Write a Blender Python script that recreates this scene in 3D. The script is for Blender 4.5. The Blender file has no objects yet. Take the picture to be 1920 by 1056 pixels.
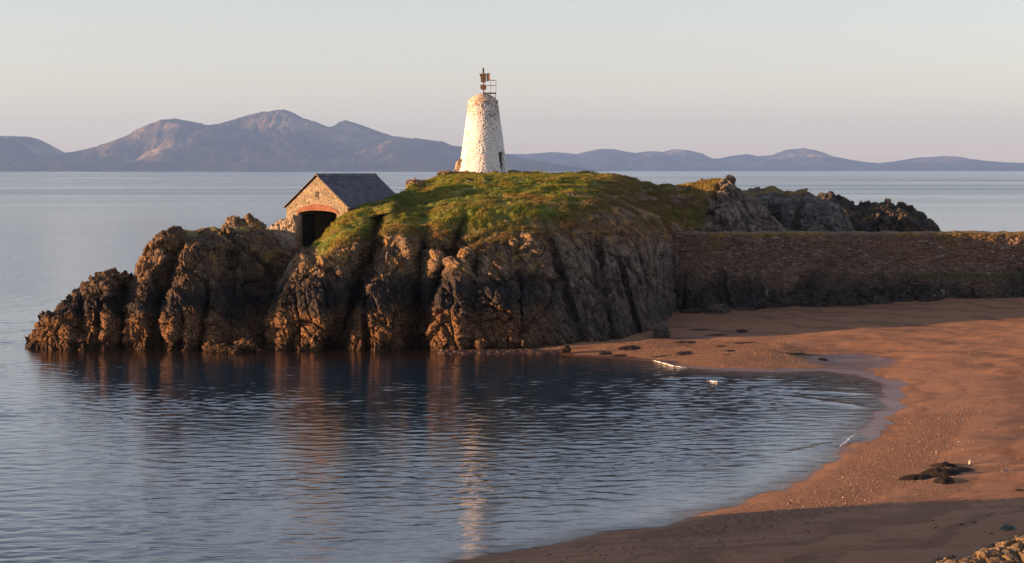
import bpy, bmesh, math, random
import numpy as np
from mathutils import Vector, Matrix

random.seed(7)
rng = np.random.default_rng(11)
scene = bpy.context.scene
COL = scene.collection

# ------------------------------------------------------------------ camera geometry
F, H, HR = 3880.0, 12.0, 319.0          # focal length in photo pixels, eye height (m), horizon row
def PX(x, Y): return (x - 960.0) * Y / F
def PZ(y, Y): return H - (y - HR) * Y / F
SUN_AZ, SUN_EL = math.radians(7.5), math.radians(6.6)   # azimuth: from -X towards the viewer
SUN_TO = Vector((-math.cos(SUN_AZ) * math.cos(SUN_EL), -math.sin(SUN_AZ) * math.cos(SUN_EL), math.sin(SUN_EL)))

# ------------------------------------------------------------------ numpy noise
_perm = rng.permutation(512).astype(np.int64)
def _hash(ix, iy, iz):
    return _perm[(_perm[(_perm[ix & 511] + iy) & 511] + iz) & 511]
_grad = rng.normal(size=(512, 3)); _grad /= np.linalg.norm(_grad, axis=1)[:, None]
_jit = rng.random((512, 3)); _val = rng.random(512) * 2 - 1

def perlin(P):
    P = np.asarray(P, float)
    i = np.floor(P).astype(np.int64); f = P - i
    u = f * f * f * (f * (f * 6 - 15) + 10)
    out = np.zeros(len(P))
    for dx in (0, 1):
        wx = u[:, 0] if dx else 1 - u[:, 0]
        for dy in (0, 1):
            wy = u[:, 1] if dy else 1 - u[:, 1]
            for dz in (0, 1):
                wz = u[:, 2] if dz else 1 - u[:, 2]
                h = _hash(i[:, 0] + dx, i[:, 1] + dy, i[:, 2] + dz)
                d = f - np.array((dx, dy, dz))
                out += wx * wy * wz * np.einsum('ij,ij->i', _grad[h], d)
    return out * 1.6

def fbm(P, octv=4, lac=2.03, gain=0.5):
    a, s, o = 1.0, 0.0, np.zeros(len(P)); P = np.array(P, float)
    for _ in range(octv):
        o += a * perlin(P); s += a; a *= gain; P = P * lac + 17.3
    return o / s

def worley(P):
    """F1, F2, per-cell random value, and a per-cell tilt term (facets)."""
    i = np.floor(P).astype(np.int64)
    n = len(P)
    d1 = np.full(n, 9.0); d2 = np.full(n, 9.0); v = np.zeros(n); tl = np.zeros(n)
    for dx in (-1, 0, 1):
        for dy in (-1, 0, 1):
            for dz in (-1, 0, 1):
                c = i + np.array((dx, dy, dz))
                h = _hash(c[:, 0], c[:, 1], c[:, 2])
                r = P - (c + _jit[h])
                d = np.sqrt(np.einsum('ij,ij->i', r, r))
                m = d < d1
                d2 = np.where(m, d1, np.minimum(d2, d))
                tl = np.where(m, np.einsum('ij,ij->i', r, _grad[h]), tl)
                v = np.where(m, _val[h], v)
                d1 = np.where(m, d, d1)
    return d1, d2, v, tl

# ------------------------------------------------------------------ object helpers
def link(o, parent=None):
    COL.objects.link(o)
    if parent is not None: o.parent = parent
    return o

def mesh_np(name, V, Fq, mat=None, smooth=True, attrs=None, parent=None):
    me = bpy.data.meshes.new(name)
    V = np.asarray(V, np.float32); Fq = np.asarray(Fq, np.int32)
    k = Fq.shape[1]
    me.vertices.add(len(V)); me.vertices.foreach_set('co', V.ravel())
    me.loops.add(Fq.size); me.loops.foreach_set('vertex_index', Fq.ravel())
    me.polygons.add(len(Fq))
    me.polygons.foreach_set('loop_start', np.arange(0, Fq.size, k, dtype=np.int32))
    me.polygons.foreach_set('use_smooth', np.full(len(Fq), smooth, dtype=bool))
    me.update(calc_edges=True)
    for an, av in (attrs or {}).items():
        a = me.attributes.new(an, 'FLOAT', 'POINT'); a.data.foreach_set('value', np.asarray(av, np.float32))
    if mat: me.materials.append(mat)
    return link(bpy.data.objects.new(name, me), parent)

def grid_faces(nr, nc):
    a = np.arange(nr * nc).reshape(nr, nc)
    return np.stack([a[:-1, :-1], a[:-1, 1:], a[1:, 1:], a[1:, :-1]], -1).reshape(-1, 4)

def bm_obj(name, bm, mat, parent=None, smooth=False):
    bmesh.ops.recalc_face_normals(bm, faces=bm.faces)
    me = bpy.data.meshes.new(name); bm.to_mesh(me); bm.free()
    if smooth:
        for p in me.polygons: p.use_smooth = True
    me.materials.append(mat)
    return link(bpy.data.objects.new(name, me), parent)

def empty(name, loc=(0, 0, 0), rz=0):
    o = bpy.data.objects.new(name, None); o.location = loc; o.rotation_euler = (0, 0, rz); o.empty_display_size = .3
    return link(o)

def tag(o, label=None, cat=None, group=None, kind=None):
    if label: o['label'] = label
    if cat: o['category'] = cat
    if group: o['group'] = group
    if kind: o['kind'] = kind
    return o

def add_box(bm, lo, hi, M=None):
    vs = [bm.verts.new(Vector((x, y, z)) if M is None else M @ Vector((x, y, z)))
          for x in (lo[0], hi[0]) for y in (lo[1], hi[1]) for z in (lo[2], hi[2])]
    for f in ((0, 1, 3, 2), (4, 6, 7, 5), (0, 4, 5, 1), (2, 3, 7, 6), (0, 2, 6, 4), (1, 5, 7, 3)):
        bm.faces.new([vs[i] for i in f])

def add_tube(bm, a, b, r, n=8, r2=None):
    a, b = Vector(a), Vector(b); r2 = r if r2 is None else r2
    d = (b - a).normalized(); u = d.orthogonal().normalized(); w = d.cross(u)
    A = [bm.verts.new(a + (u * math.cos(t) + w * math.sin(t)) * r) for t in [2 * math.pi * k / n for k in range(n)]]
    B = [bm.verts.new(b + (u * math.cos(t) + w * math.sin(t)) * r2) for t in [2 * math.pi * k / n for k in range(n)]]
    for k in range(n): bm.faces.new((A[k], A[(k + 1) % n], B[(k + 1) % n], B[k]))
    bm.faces.new(A[::-1]); bm.faces.new(B)

def add_prism(bm, pts, y0, y1):
    """outline pts (x,z) extruded between y0 and y1"""
    A = [bm.verts.new((p[0], y0, p[1])) for p in pts]; B = [bm.verts.new((p[0], y1, p[1])) for p in pts]
    n = len(pts)
    bm.faces.new(A); bm.faces.new(B[::-1])
    for k in range(n): bm.faces.new((A[k], B[k], B[(k + 1) % n], A[(k + 1) % n]))

# ------------------------------------------------------------------ materials
class NT:
    def __init__(s, name):
        s.m = bpy.data.materials.new(name); s.m.use_nodes = True
        s.t = s.m.node_tree; s.t.nodes.clear()
        s.out = s.n('ShaderNodeOutputMaterial')
    def n(s, typ, **kw):
        nd = s.t.nodes.new(typ)
        for k, v in kw.items(): setattr(nd, k, v)
        return nd
    def set(s, nd, sock, v):
        if hasattr(v, 'links') or isinstance(v, bpy.types.NodeSocket): s.t.links.new(v, nd.inputs[sock])
        else: nd.inputs[sock].default_value = v
    def pos(s, scale=(1, 1, 1), rot=(0, 0, 0)):
        g = s.n('ShaderNodeNewGeometry'); mp = s.n('ShaderNodeMapping')
        mp.inputs['Scale'].default_value = scale; mp.inputs['Rotation'].default_value = rot
        s.t.links.new(g.outputs['Position'], mp.inputs['Vector']); return mp.outputs['Vector']
    def obj(s, scale=(1, 1, 1), rot=(0, 0, 0)):
        g = s.n('ShaderNodeTexCoord'); mp = s.n('ShaderNodeMapping')
        mp.inputs['Scale'].default_value = scale; mp.inputs['Rotation'].default_value = rot
        s.t.links.new(g.outputs['Object'], mp.inputs['Vector']); return mp.outputs['Vector']
    def noise(s, vec, scale, detail=4, rough=.55, dist=0):
        nd = s.n('ShaderNodeTexNoise'); s.set(nd, 'Vector', vec)
        s.set(nd, 'Scale', scale); s.set(nd, 'Detail', detail); s.set(nd, 'Roughness', rough); s.set(nd, 'Distortion', dist)
        return nd.outputs['Fac']
    def vor(s, vec, scale, feature='F1', out='Distance', rand=1.0):
        nd = s.n('ShaderNodeTexVoronoi', feature=feature); s.set(nd, 'Vector', vec); s.set(nd, 'Scale', scale); s.set(nd, 'Randomness', rand)
        return nd.outputs[out]
    def ramp(s, fac, stops, interp='LINEAR'):
        nd = s.n('ShaderNodeValToRGB'); cr = nd.color_ramp; cr.interpolation = interp
        while len(cr.elements) < len(stops): cr.elements.new(.5)
        for e, (p, c) in zip(cr.elements, stops):
            e.position = p; e.color = (c, c, c, 1) if isinstance(c, (int, float)) else (*c, 1)
        s.set(nd, 'Fac', fac); return nd.outputs['Color']
    def mix(s, fac, a, b, blend='MIX'):
        nd = s.n('ShaderNodeMix', data_type='RGBA', blend_type=blend)
        col = lambda v: (*v, 1) if isinstance(v, tuple) and len(v) == 3 else v
        s.set(nd, 0, fac); s.set(nd, 6, col(a)); s.set(nd, 7, col(b)); return nd.outputs[2]
    def math(s, op, a, b=0.0, clamp=False):
        nd = s.n('ShaderNodeMath', operation=op, use_clamp=clamp); s.set(nd, 0, a); s.set(nd, 1, b); return nd.outputs[0]
    def mr(s, v, a, b, c=0.0, d=1.0):
        nd = s.n('ShaderNodeMapRange'); s.set(nd, 0, v); s.set(nd, 1, a); s.set(nd, 2, b); s.set(nd, 3, c); s.set(nd, 4, d); return nd.outputs[0]
    def sep(s, v, k):
        nd = s.n('ShaderNodeSeparateXYZ'); s.set(nd, 0, v); return nd.outputs[k]
    def attr(s, name):
        nd = s.n('ShaderNodeAttribute', attribute_name=name); return nd.outputs['Fac']
    def bump(s, h, dist, strength=1.0, normal=None):
        nd = s.n('ShaderNodeBump'); s.set(nd, 'Height', h); s.set(nd, 'Distance', dist); s.set(nd, 'Strength', strength)
        if normal is not None: s.set(nd, 'Normal', normal)
        return nd.outputs['Normal']
    def bsdf(s, base, rough=.8, normal=None, spec=.3, **kw):
        b = s.n('ShaderNodeBsdfPrincipled')
        s.set(b, 'Base Color', (*base, 1) if isinstance(base, tuple) and len(base) == 3 else base)
        s.set(b, 'Roughness', rough); s.set(b, 'Specular IOR Level', spec)
        if normal is not None: s.set(b, 'Normal', normal)
        for k, v in kw.items(): s.set(b, k.replace('_', ' '), v)
        s.t.links.new(b.outputs[0], s.out.inputs['Surface']); return b

def rock_material(name, upper=((.075, .054, .038), (.24, .16, .088)), pale=.5, ochre=.85, z_black=(2.6, 4.4), grass=True, relief=.9):
    t = NT(name)
    P = t.pos(); Z = t.sep(P, 2)
    n_big = t.noise(P, .35, 4); n_mid = t.noise(t.pos((1, 1, .6)), 1.6, 6, .62); n_fine = t.noise(P, 7, 5, .65)
    col = t.mix(t.ramp(n_mid, [(.34, 0.0), (.66, 1.0)]), upper[0], upper[1])
    # pale crustose lichen
    pl = t.ramp(t.noise(t.pos((1, 1, .7)), 2.6, 8, .72), [(.52, 0.0), (.60, 1.0)])
    plz = t.math('MULTIPLY', pl, t.ramp(n_big, [(.42, 0.0), (.6, pale)]))
    col = t.mix(t.math('MULTIPLY', plz, t.mr(Z, 3.4, 5.2)), col, (.36, .33, .29))
    # ochre lichen / dead thrift near the tops
    oc = t.ramp(t.noise(P, 1.1, 6, .66), [(.50, 0.0), (.60, 1.0)])
    col = t.mix(t.math('MULTIPLY', t.math('MULTIPLY', oc, ochre), t.mr(Z, 3.8, 6.0)), col, (.34, .20, .06))
    # tidal zones: weed, brown barnacle belt, black lichen belt
    Zn = t.math('ADD', Z, t.math('MULTIPLY', t.math('SUBTRACT', n_big, .5), 3.2))
    Zn = t.math('ADD', Zn, t.math('MULTIPLY', t.math('SUBTRACT', n_mid, .5), 1.2))
    brown = t.mix(t.ramp(n_fine, [(.38, 0.0), (.64, 1.0)]), (.045, .026, .014), (.25, .130, .052))
    black = t.mix(n_fine, (.012, .011, .011), (.05, .042, .038))
    col = t.mix(t.mr(Zn, z_black[1] - .4, z_black[1] + .9), black, col)
    col = t.mix(t.mr(Zn, z_black[0] - .5, z_black[0] + .4), brown, col)
    if grass and upper[0][0] > .07:
        greyer = t.math('MULTIPLY', t.mr(t.math('ADD', t.sep(P, 0), t.math('MULTIPLY', n_big, 3)), 1.5, 5.5), t.math('MAXIMUM', t.mr(Z, 7.5, 6.0), t.mr(t.sep(P, 0), 14.2, 16.0)))  # right cliff's dark shaded tone mixed into the rock colour; crag greyed too
        col = t.mix(greyer, col, t.mix(t.math('MULTIPLY', t.ramp(n_mid, [(.4, 0.0), (.66, 1.0)]), t.mr(Z, 1.5, 6.5, .35, 1.0)), (.042, .033, .026), (.27, .215, .165)))
    weed = t.mix(n_fine, (.018, .012, .006), (.09, .045, .018))
    col = t.mix(t.mr(t.math('ADD', Z, t.math('MULTIPLY', t.math('SUBTRACT', n_mid, .5), 1.4)), .25, .75), weed, col)
    col = t.mix(.75, col, t.ramp(n_fine, [(.25, .5), (.5, 1.0), (.8, 1.45)]), 'MULTIPLY')
    cr = t.vor(t.pos((1, 1, .45), (0, .25, 0)), 3.1, 'DISTANCE_TO_EDGE')
    hgt = t.math('ADD', t.math('MULTIPLY', n_fine, .9), t.math('MULTIPLY', t.ramp(cr, [(0, 0.0), (.12, 1.0)]), .6))
    hgt = t.math('ADD', hgt, t.math('MULTIPLY', t.noise(P, 22, 3), .3))
    rough = .82
    if grass:
        g = t.attr('grass')
        gn = t.noise(P, .55, 5, .6); gf = t.noise(t.pos((1, 1, 1)), 5.5, 5, .7)
        gcol = t.ramp(gn, [(.30, (.060, .105, .009)), (.46, (.14, .20, .016)), (.58, (.28, .24, .04)), (.72, (.32, .20, .055))])
        gcol = t.mix(t.ramp(gf, [(.35, 0.0), (.7, .65)]), gcol, (.20, .19, .055))
        gcol = t.mix(t.ramp(gf, [(.2, .7), (.42, 0.0)]), gcol, (.028, .042, .010))
        dry = t.mix(gf, (.10, .065, .035), (.26, .17, .075))
        gcol = t.mix(t.attr('dry'), gcol, dry)
        gm = t.ramp(t.math('ADD', g, t.math('MULTIPLY', t.math('SUBTRACT', n_fine, .5), .7)), [(.40, 0.0), (.60, 1.0)])
        col = t.mix(gm, col, gcol)
        hgt = t.math('ADD', hgt, t.math('MULTIPLY', gm, t.math('MULTIPLY', gf, 1.2)))
    t.bsdf(col, rough, t.bump(hgt, .10, relief), .25)
    return t.m

M_ROCK = rock_material('island_rock')
M_ROCK_DARK = rock_material('dark_tidal_rock', ((.042, .030, .022), (.16, .102, .057)), .25, .6, (2.2, 3.6))
M_ROCK_GREY = rock_material('grey_crag_rock', ((.045, .043, .043), (.16, .15, .145)), .6, .2, (-3, -2))
M_ROCK_BLACK = rock_material('black_far_rock', ((.02, .02, .02), (.07, .062, .058)), .1, .30, (-3, -2))
M_ROCK_GOLD = rock_material('golden_lichen_rock', ((.035, .028, .02), (.22, .155, .085)), .5, .4, (-3, -2), grass=False, relief=.35)

def simple(name, c1, c2, scale=6, rough=.8, bump=.01, spec=.3, space='obj', metal=0.0, detail=5):
    t = NT(name); P = t.obj() if space == 'obj' else t.pos()
    n = t.noise(P, scale, detail, .62)
    t.bsdf(t.mix(t.ramp(n, [(.35, 0.0), (.66, 1.0)]), c1, c2), rough, t.bump(n, bump), spec, Metallic=metal)
    return t.m

def rubble(name, stones, mortar, scale=(3.4, 3.4, 6.0), zdark=None, bump=.05):
    t = NT(name); P = t.obj(scale)
    Pd = t.n('ShaderNodeVectorMath', operation='ADD'); nz = t.n('ShaderNodeTexNoise'); t.set(nz, 'Vector', t.obj()); t.set(nz, 'Scale', 3.0)
    sc = t.n('ShaderNodeVectorMath', operation='SCALE'); t.set(sc, 0, nz.outputs['Color']); sc.inputs['Scale'].default_value = .5
    t.set(Pd, 0, P); t.set(Pd, 1, sc.outputs[0]); P = Pd.outputs[0]
    cell = t.n('ShaderNodeTexVoronoi'); t.set(cell, 'Vector', P); t.set(cell, 'Scale', 1.0)
    edge = t.vor(P, 1.0, 'DISTANCE_TO_EDGE')
    rnd = t.sep(cell.outputs['Color'], 0)
    col = t.ramp(rnd, [(i / (len(stones) - 1), c) for i, c in enumerate(stones)])
    nf = t.noise(t.obj(), 14, 4)
    col = t.mix(.7, col, t.ramp(nf, [(.25, .55), (.5, 1.0), (.8, 1.35)]), 'MULTIPLY')
    em = t.ramp(edge, [(0.03, 0.0), (.12, 1.0)])
    col = t.mix(em, mortar, col)
    if zdark:
        Z = t.math('ADD', t.sep(t.pos(), 2), t.math('MULTIPLY', t.math('SUBTRACT', t.noise(t.pos(), .5, 5, .6), .5), 3.0))
        col = t.mix(t.mr(Z, zdark[0], zdark[1]), (.025, .022, .022), col)
    hgt = t.math('ADD', t.math('MULTIPLY', t.ramp(edge, [(0, 0.0), (.25, 1.0)]), .7), t.math('MULTIPLY', nf, .5))
    t.bsdf(col, .9, t.bump(hgt, bump), .2)
    return t.m

M_STONE = rubble('rubble_masonry', [(.17, .135, .085), (.30, .24, .15), (.22, .185, .135), (.38, .31, .20), (.13, .11, .09), (.33, .28, .20)], (.28, .235, .16))
M_CAUSE = rubble('causeway_masonry', [(.105, .07, .058), (.17, .115, .09), (.13, .095, .08), (.20, .145, .115), (.09, .06, .05)], (.12, .075, .055), (1.6, 1.6, 3.2), (2.6, 5.0), .12)

def m_whitewash():
    t = NT('weathered_whitewash'); P = t.obj()
    cell = t.vor(t.obj((1, 1, 1.25)), 5.5, 'F1'); edge = t.vor(t.obj((1, 1, 1.25)), 5.5, 'DISTANCE_TO_EDGE')
    n = t.noise(P, 9, 6, .7); nb = t.noise(P, 1.1, 4)
    wear = t.math('ADD', n, t.math('MULTIPLY', t.math('SUBTRACT', nb, .5), .35))
    wear = t.math('ADD', wear, t.mr(t.sep(P, 2), 3.0, 6.2, 0.0, .085))
    col = t.mix(t.ramp(n, [(.3, 0.0), (.6, 1.0)]), (.72, .70, .67), (.86, .84, .80))
    col = t.mix(t.ramp(wear, [(.575, 0.0), (.625, 1.0)]), col, (.24, .16, .11))
    # rust weeping from the lantern deck
    rust = t.math('MULTIPLY', t.ramp(t.noise(t.obj((3, 3, .5)), 2.0, 5), [(.48, 0.0), (.62, .8)]), t.mr(t.sep(P, 2), 4.6, 6.3))
    col = t.mix(rust, col, (.30, .14, .06))
    hgt = t.math('ADD', t.ramp(edge, [(0, 0.0), (.2, 1.0)]), t.math('MULTIPLY', n, .8))
    t.bsdf(col, .85, t.bump(hgt, .035, 1.0), .25); return t.m
M_WHITE = m_whitewash()
M_DOME = simple('stained_dome', (.30, .20, .13), (.66, .55, .42), 3, .85, .03)
M_RUST = simple('rusty_metal', (.10, .058, .034), (.25, .155, .09), 5, .75, .008)
M_ORANGE = simple('orange_daymark', (.42, .24, .14), (.55, .34, .22), 5, .6, .004)
M_DARKMETAL = simple('dark_metal', (.03, .03, .03), (.07, .065, .06), 8, .5, .003, .5)
M_GALV = simple('galvanised_rail', (.16, .155, .15), (.26, .25, .24), 8, .5, .003, .5)
M_DARKDOOR = simple('dark_painted_wood', (.012, .014, .018), (.03, .032, .038), 6, .6, .004)
M_SHADE = simple('dark_interior', (.02, .016, .013), (.04, .03, .025), 4, .95, .01)
M_TIMBER = simple('weathered_timber', (.20, .16, .13), (.36, .31, .26), 9, .85, .006)

def m_slate():
    t = NT('slate_tiles')
    b = t.n('ShaderNodeTexBrick'); t.set(b, 'Vector', t.obj((1, 1, 1), (0, 0, math.pi / 2))); t.set(b, 'Scale', 1.0)
    b.inputs['Brick Width'].default_value = .32; b.inputs['Row Height'].default_value = .22; b.inputs['Mortar Size'].default_value = .008
    t.set(b, 'Color1', (.038, .042, .056, 1)); t.set(b, 'Color2', (.11, .112, .13, 1)); t.set(b, 'Mortar', (.02, .02, .024, 1))
    n = t.noise(t.obj(), 2.2, 6, .65)
    col = t.mix(.8, b.outputs['Color'], t.ramp(n, [(.3, .6), (.5, 1.0), (.75, 1.45)]), 'MULTIPLY')
    col = t.mix(t.ramp(t.noise(t.obj(), 5, 5), [(.62, 0.0), (.7, .6)]), col, (.16, .11, .06))
    t.bsdf(col, .55, t.bump(t.math('ADD', b.outputs['Fac'], n), -.012), .45); return t.m
M_SLATE = m_slate()

def m_brick():
    t = NT('red_brick'); P = t.obj(); n = t.noise(P, 8, 4)
    c = t.vor(t.obj((7, 1, 1)), 1.0, 'F1', 'Color')
    col = t.mix(t.sep(c, 0), (.22, .092, .058), (.31, .15, .09))
    t.bsdf(t.mix(.5, col, t.ramp(n, [(.3, .6), (.7, 1.3)]), 'MULTIPLY'), .85, t.bump(n, .01), .2); return t.m
M_BRICK = m_brick()
M_MORTAR = simple('pale_mortar', (.34, .27, .19), (.44, .36, .27), 10, .9, .004)
M_WEED = simple('wrack_seaweed', (.007, .005, .004), (.020, .012, .006), 14, .8, .03, .2, 'pos')
M_WEEDGREEN = simple('green_seaweed', (.012, .014, .009), (.034, .042, .026), 9, .5, .03, .5, 'pos')
M_PALESTONE = simple('pale_stone', (.42, .38, .30), (.60, .55, .45), 14, .8, .01)
M_BOULDER = rock_material('beach_boulder', ((.05, .04, .033), (.15, .115, .09)), .3, .15, (-3, -2), grass=False)
M_BOULDER_WARM = rock_material('tower_foot_rock', ((.10, .07, .05), (.25, .17, .12)), .5, .5, (-3, -2), grass=False)
def m_foam():
    t = NT('sea_foam'); n = t.noise(t.pos(), 9, 4)
    b = t.bsdf((.78, .80, .82), .7, t.bump(n, .05), .3)
    t.set(b, 'Alpha', t.ramp(t.noise(t.pos((1, .5, 1)), 6, 5, .7), [(.40, 0.0), (.55, .95)])); return t.m
M_FOAM = m_foam()

def m_sand():
    t = NT('beach_sand'); P = t.pos()
    n1 = t.noise(P, .25, 5, .6); n2 = t.noise(t.pos((.45, 1, 1)), 1.4, 6, .65); n3 = t.noise(P, 14, 4, .7)
    shingle = t.attr('shingle'); wet = t.attr('wet')
    sh = t.ramp(t.math('ADD', shingle, t.math('MULTIPLY', t.math('SUBTRACT', n2, .5), .9)), [(.4, 0.0), (.6, 1.0)])
    col = t.mix(n1, (.225, .116, .061), (.30, .161, .088))
    col = t.mix(t.ramp(n2, [(.56, 0.0), (.72, .5)]), col, (.14, .068, .036))
    col = t.mix(t.ramp(t.math('ADD', t.math('ADD', t.attr('band'), .5), t.math('MULTIPLY', t.math('SUBTRACT', n2, .5), .35)), [(.55, 0.0), (.68, .55)]), col, (.13, .066, .038))
    peb = t.n('ShaderNodeTexVoronoi'); t.set(peb, 'Vector', P); t.set(peb, 'Scale', 15.0)
    pc = t.ramp(t.sep(peb.outputs['Color'], 0), [(0, (.11, .056, .032)), (.5, (.19, .10, .056)), (.85, (.25, .14, .08)), (1, (.32, .22, .15))])
    col = t.mix(sh, col, pc)
    col = t.mix(.5, col, t.ramp(n3, [(.3, .7), (.7, 1.3)]), 'MULTIPLY')
    w = t.ramp(t.math('ADD', wet, t.math('MULTIPLY', t.math('SUBTRACT', n2, .5), .5)), [(.38, 0.0), (.62, 1.0)])
    col = t.mix(w, col, t.mix(1.0, col, (.42, .40, .42), 'MULTIPLY'))
    rough = t.mr(w, 0, 1, .9, .30)
    h = t.math('ADD', t.math('MULTIPLY', n2, .5), t.math('MULTIPLY', n3, .12))
    h = t.math('ADD', h, t.math('MULTIPLY', sh, t.math('MULTIPLY', peb.outputs['Distance'], -.55)))
    nb = t.bump(h, .16, t.mr(w, 0, 1, .8, .03))
    t.bsdf(col, rough, nb, t.mr(w, 0, 1, .2, .24)); return t.m
M_SAND = m_sand()

def m_water():
    t = NT('sea_water'); P = t.pos()
    Y = t.sep(P, 1)
    depth = t.attr('depth')
    far = t.mr(Y, 160, 1500)
    streak = t.noise(t.pos((.0009, .006, 1)), 1.0, 5, .6)
    rough = t.math('ADD', t.mr(Y, 120, 900, .03, .16), t.math('MULTIPLY', far, t.mr(streak, .35, .65, -.07, .14)))
    rough = t.math('MAXIMUM', rough, .02)
    w1 = t.noise(t.pos((.55, 1.5, 1)), 1.3, 4, .6); w2 = t.noise(t.pos((.12, .35, 1)), 1.0, 4, .6)
    h = t.math('ADD', t.math('MULTIPLY', w1, t.mr(Y, 110, 200, .018, .04)), t.math('MULTIPLY', w2, t.mr(Y, 140, 400, 0, .25)))
    nb = t.bump(h, 1.0, 1.0)
    deep = (.010, .030, .052)
    col = t.ramp(depth, [(0, (.15, .105, .075)), (.22, (.085, .095, .10)), (.5, (.040, .062, .078)), (1.0, deep)])
    col = t.mix(t.attr('cliff_reflection'), col, (.022, .013, .008))  # brown reflection of the cliff painted into the water colour near its foot
    b = t.bsdf(col, rough, nb, .5, IOR=1.33)
    t.set(b, 'Alpha', t.ramp(depth, [(0, 0.0), (.05, .55), (.25, 1.0)]))
    return t.m
M_WATER = m_water()

def m_hill():
    t = NT('heather_hillside'); P = t.pos(); Z = t.sep(P, 2)
    n = t.noise(t.pos((.0012, .0012, .004)), 1.0, 7, .62); n2 = t.noise(t.pos((.004, .004, .006)), 1.0, 5, .6)
    col = t.ramp(n, [(.36, (.012, .013, .014)), (.47, (.03, .028, .022)), (.54, (.10, .078, .048)), (.66, (.27, .205, .12))])  # tan hillside tones, brightened and widened to paint sunlit patches on the slopes
    fld = t.n('ShaderNodeTexVoronoi'); t.set(fld, 'Vector', t.pos((.0035, .0035, 0))); t.set(fld, 'Scale', 1.0)
    fc = t.ramp(t.sep(fld.outputs['Color'], 1), [(0, (.014, .020, .012)), (.5, (.024, .030, .016)), (1, (.045, .045, .026))])
    col = t.mix(t.mr(t.math('ADD', Z, t.math('MULTIPLY', n2, 120)), 130, 230), fc, col)
    t.bsdf(col, .95, t.bump(n2, 70, 1.0), .1); return t.m
M_HILL = m_hill()

# ------------------------------------------------------------------ beach terrain
SHORE = [(-60, 30), (-14, 44), (-6, 56), (-1.46, 63.2), (2.08, 67.4), (5.2, 69.9), (8.4, 74.4), (10.5, 78.1), (12.3, 82.3), (14.0, 87.7), (15.6, 92.9),
         (17.9, 101), (20.0, 110.6), (20.9, 116.5), (20.4, 121.6), (18.6, 123.6), (15.6, 123.4), (12.2, 124.4), (9.9, 126.4), (8.6, 130.2),
         (6.5, 132.0), (4.1, 133.8), (2.8, 135.3), (-2, 138.5), (-8, 142.5), (-14, 144), (-12, 200), (0, 212), (30, 222), (90, 232), (400, 260)]
LANDPOLY = SHORE + [(400, -300), (-400, -300), (-400, 10)]
def shore_sd(X, Y):
    sh = X.shape; x = X.ravel(); y = Y.ravel()
    d = np.full(len(x), 1e9)
    for (ax, ay), (bx, by) in zip(SHORE[:-1], SHORE[1:]):
        vx, vy = bx - ax, by - ay; L = vx * vx + vy * vy
        tt = np.clip(((x - ax) * vx + (y - ay) * vy) / L, 0, 1)
        d = np.minimum(d, np.hypot(x - ax - tt * vx, y - ay - tt * vy))
    ins = np.zeros(len(x), bool); n = len(LANDPOLY)
    for k in range(n):
        ax, ay = LANDPOLY[k]; bx, by = LANDPOLY[(k + 1) % n]
        c = ((ay > y) != (by > y))
        with np.errstate(divide='ignore', invalid='ignore'):
            xi = (bx - ax) * (y - ay) / (by - ay) + ax
        ins ^= c & (x < xi)
    return np.where(ins, d, -d).reshape(sh)
def sstep(a, b, v):
    t = np.clip((v - a) / (b - a), 0, 1); return t * t * (3 - 2 * t)
def beach_z(X, Y, detail=True):
    X = np.asarray(X, float); Y = np.asarray(Y, float)
    d = shore_sd(X, Y)
    P = np.stack([X.ravel(), Y.ravel(), np.zeros(X.size)], 1)
    wob = fbm(P * .35, 3).reshape(X.shape)
    d = d + wob * .9 * (np.abs(d) < 30)
    z = np.interp(d, [-400, -40, -12, -3, 0, 2, 5, 10, 18, 30, 60, 100, 300], [-12, -5.5, -2.2, -.5, 0, .20, .40, .62, 1.02, 1.85, 4.0, 7, 12])
    # low wet runnel behind the shingle spit
    ch = np.exp(-(((X - 21) / 3.2) ** 2 + ((Y - 127.5) / 4.5) ** 2))
    z = np.where(d > 0, z * (1 - .85 * ch), z)
    # bank under the photographer
    hill = 10.2 * np.exp(-((X / 60) ** 2) - (np.maximum(Y, 0) / 21) ** 2)
    hm = hill * sstep(0, 10, d)
    z = np.where(hm > .15, np.maximum(z, hm), z)
    if detail:
        und = fbm(P * np.array((.10, .30, 1)), 4).reshape(X.shape)
        rip = fbm(P * np.array((.5, 1.6, 1)) + 31, 4).reshape(X.shape)
        k = sstep(.5, 9, d)
        z = z + k * (und * .38 + rip * .085)
    return z
def ground_hit(x, y):
    """world point where photo pixel (x, y) meets the beach"""
    Y = 100.0
    for _ in range(40):
        z = float(beach_z(np.array([PX(x, Y)]), np.array([Y]))[0])
        Y = .5 * Y + .5 * (H - max(z, -.2)) * F / (y - HR)
    return Vector((PX(x, Y), Y, z))

def graded(lo, hi, step, outer_lo, outer_hi, g=1.25):
    a = list(np.arange(lo, hi + 1e-6, step))
    s = step; v = hi
    while v < outer_hi: s *= g; v += s; a.append(min(v, outer_hi))
    s = step; v = lo; b = []
    while v > outer_lo: s *= g; v -= s; b.append(max(v, outer_lo))
    return np.array(b[::-1] + a)
bx = graded(-12, 45, .16, -390, 390); by = graded(50, 160, .2, -200, 220)
BX, BY = np.meshgrid(bx, by)
BZ = beach_z(BX, BY)
d = shore_sd(BX, BY)
Pb = np.stack([BX.ravel(), BY.ravel(), BZ.ravel()], 1)
nz = fbm(Pb * np.array((.25, .25, 0)), 3).reshape(BX.shape)
wet = sstep(.10, .02, BZ + nz * .08 - .04 * np.exp(-((BX - 20) / 4) ** 2 - ((BY - 110) / 13) ** 2)) * 1.0
wet = wet * (.35 + .65 * sstep(84, 98, BY))
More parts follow.
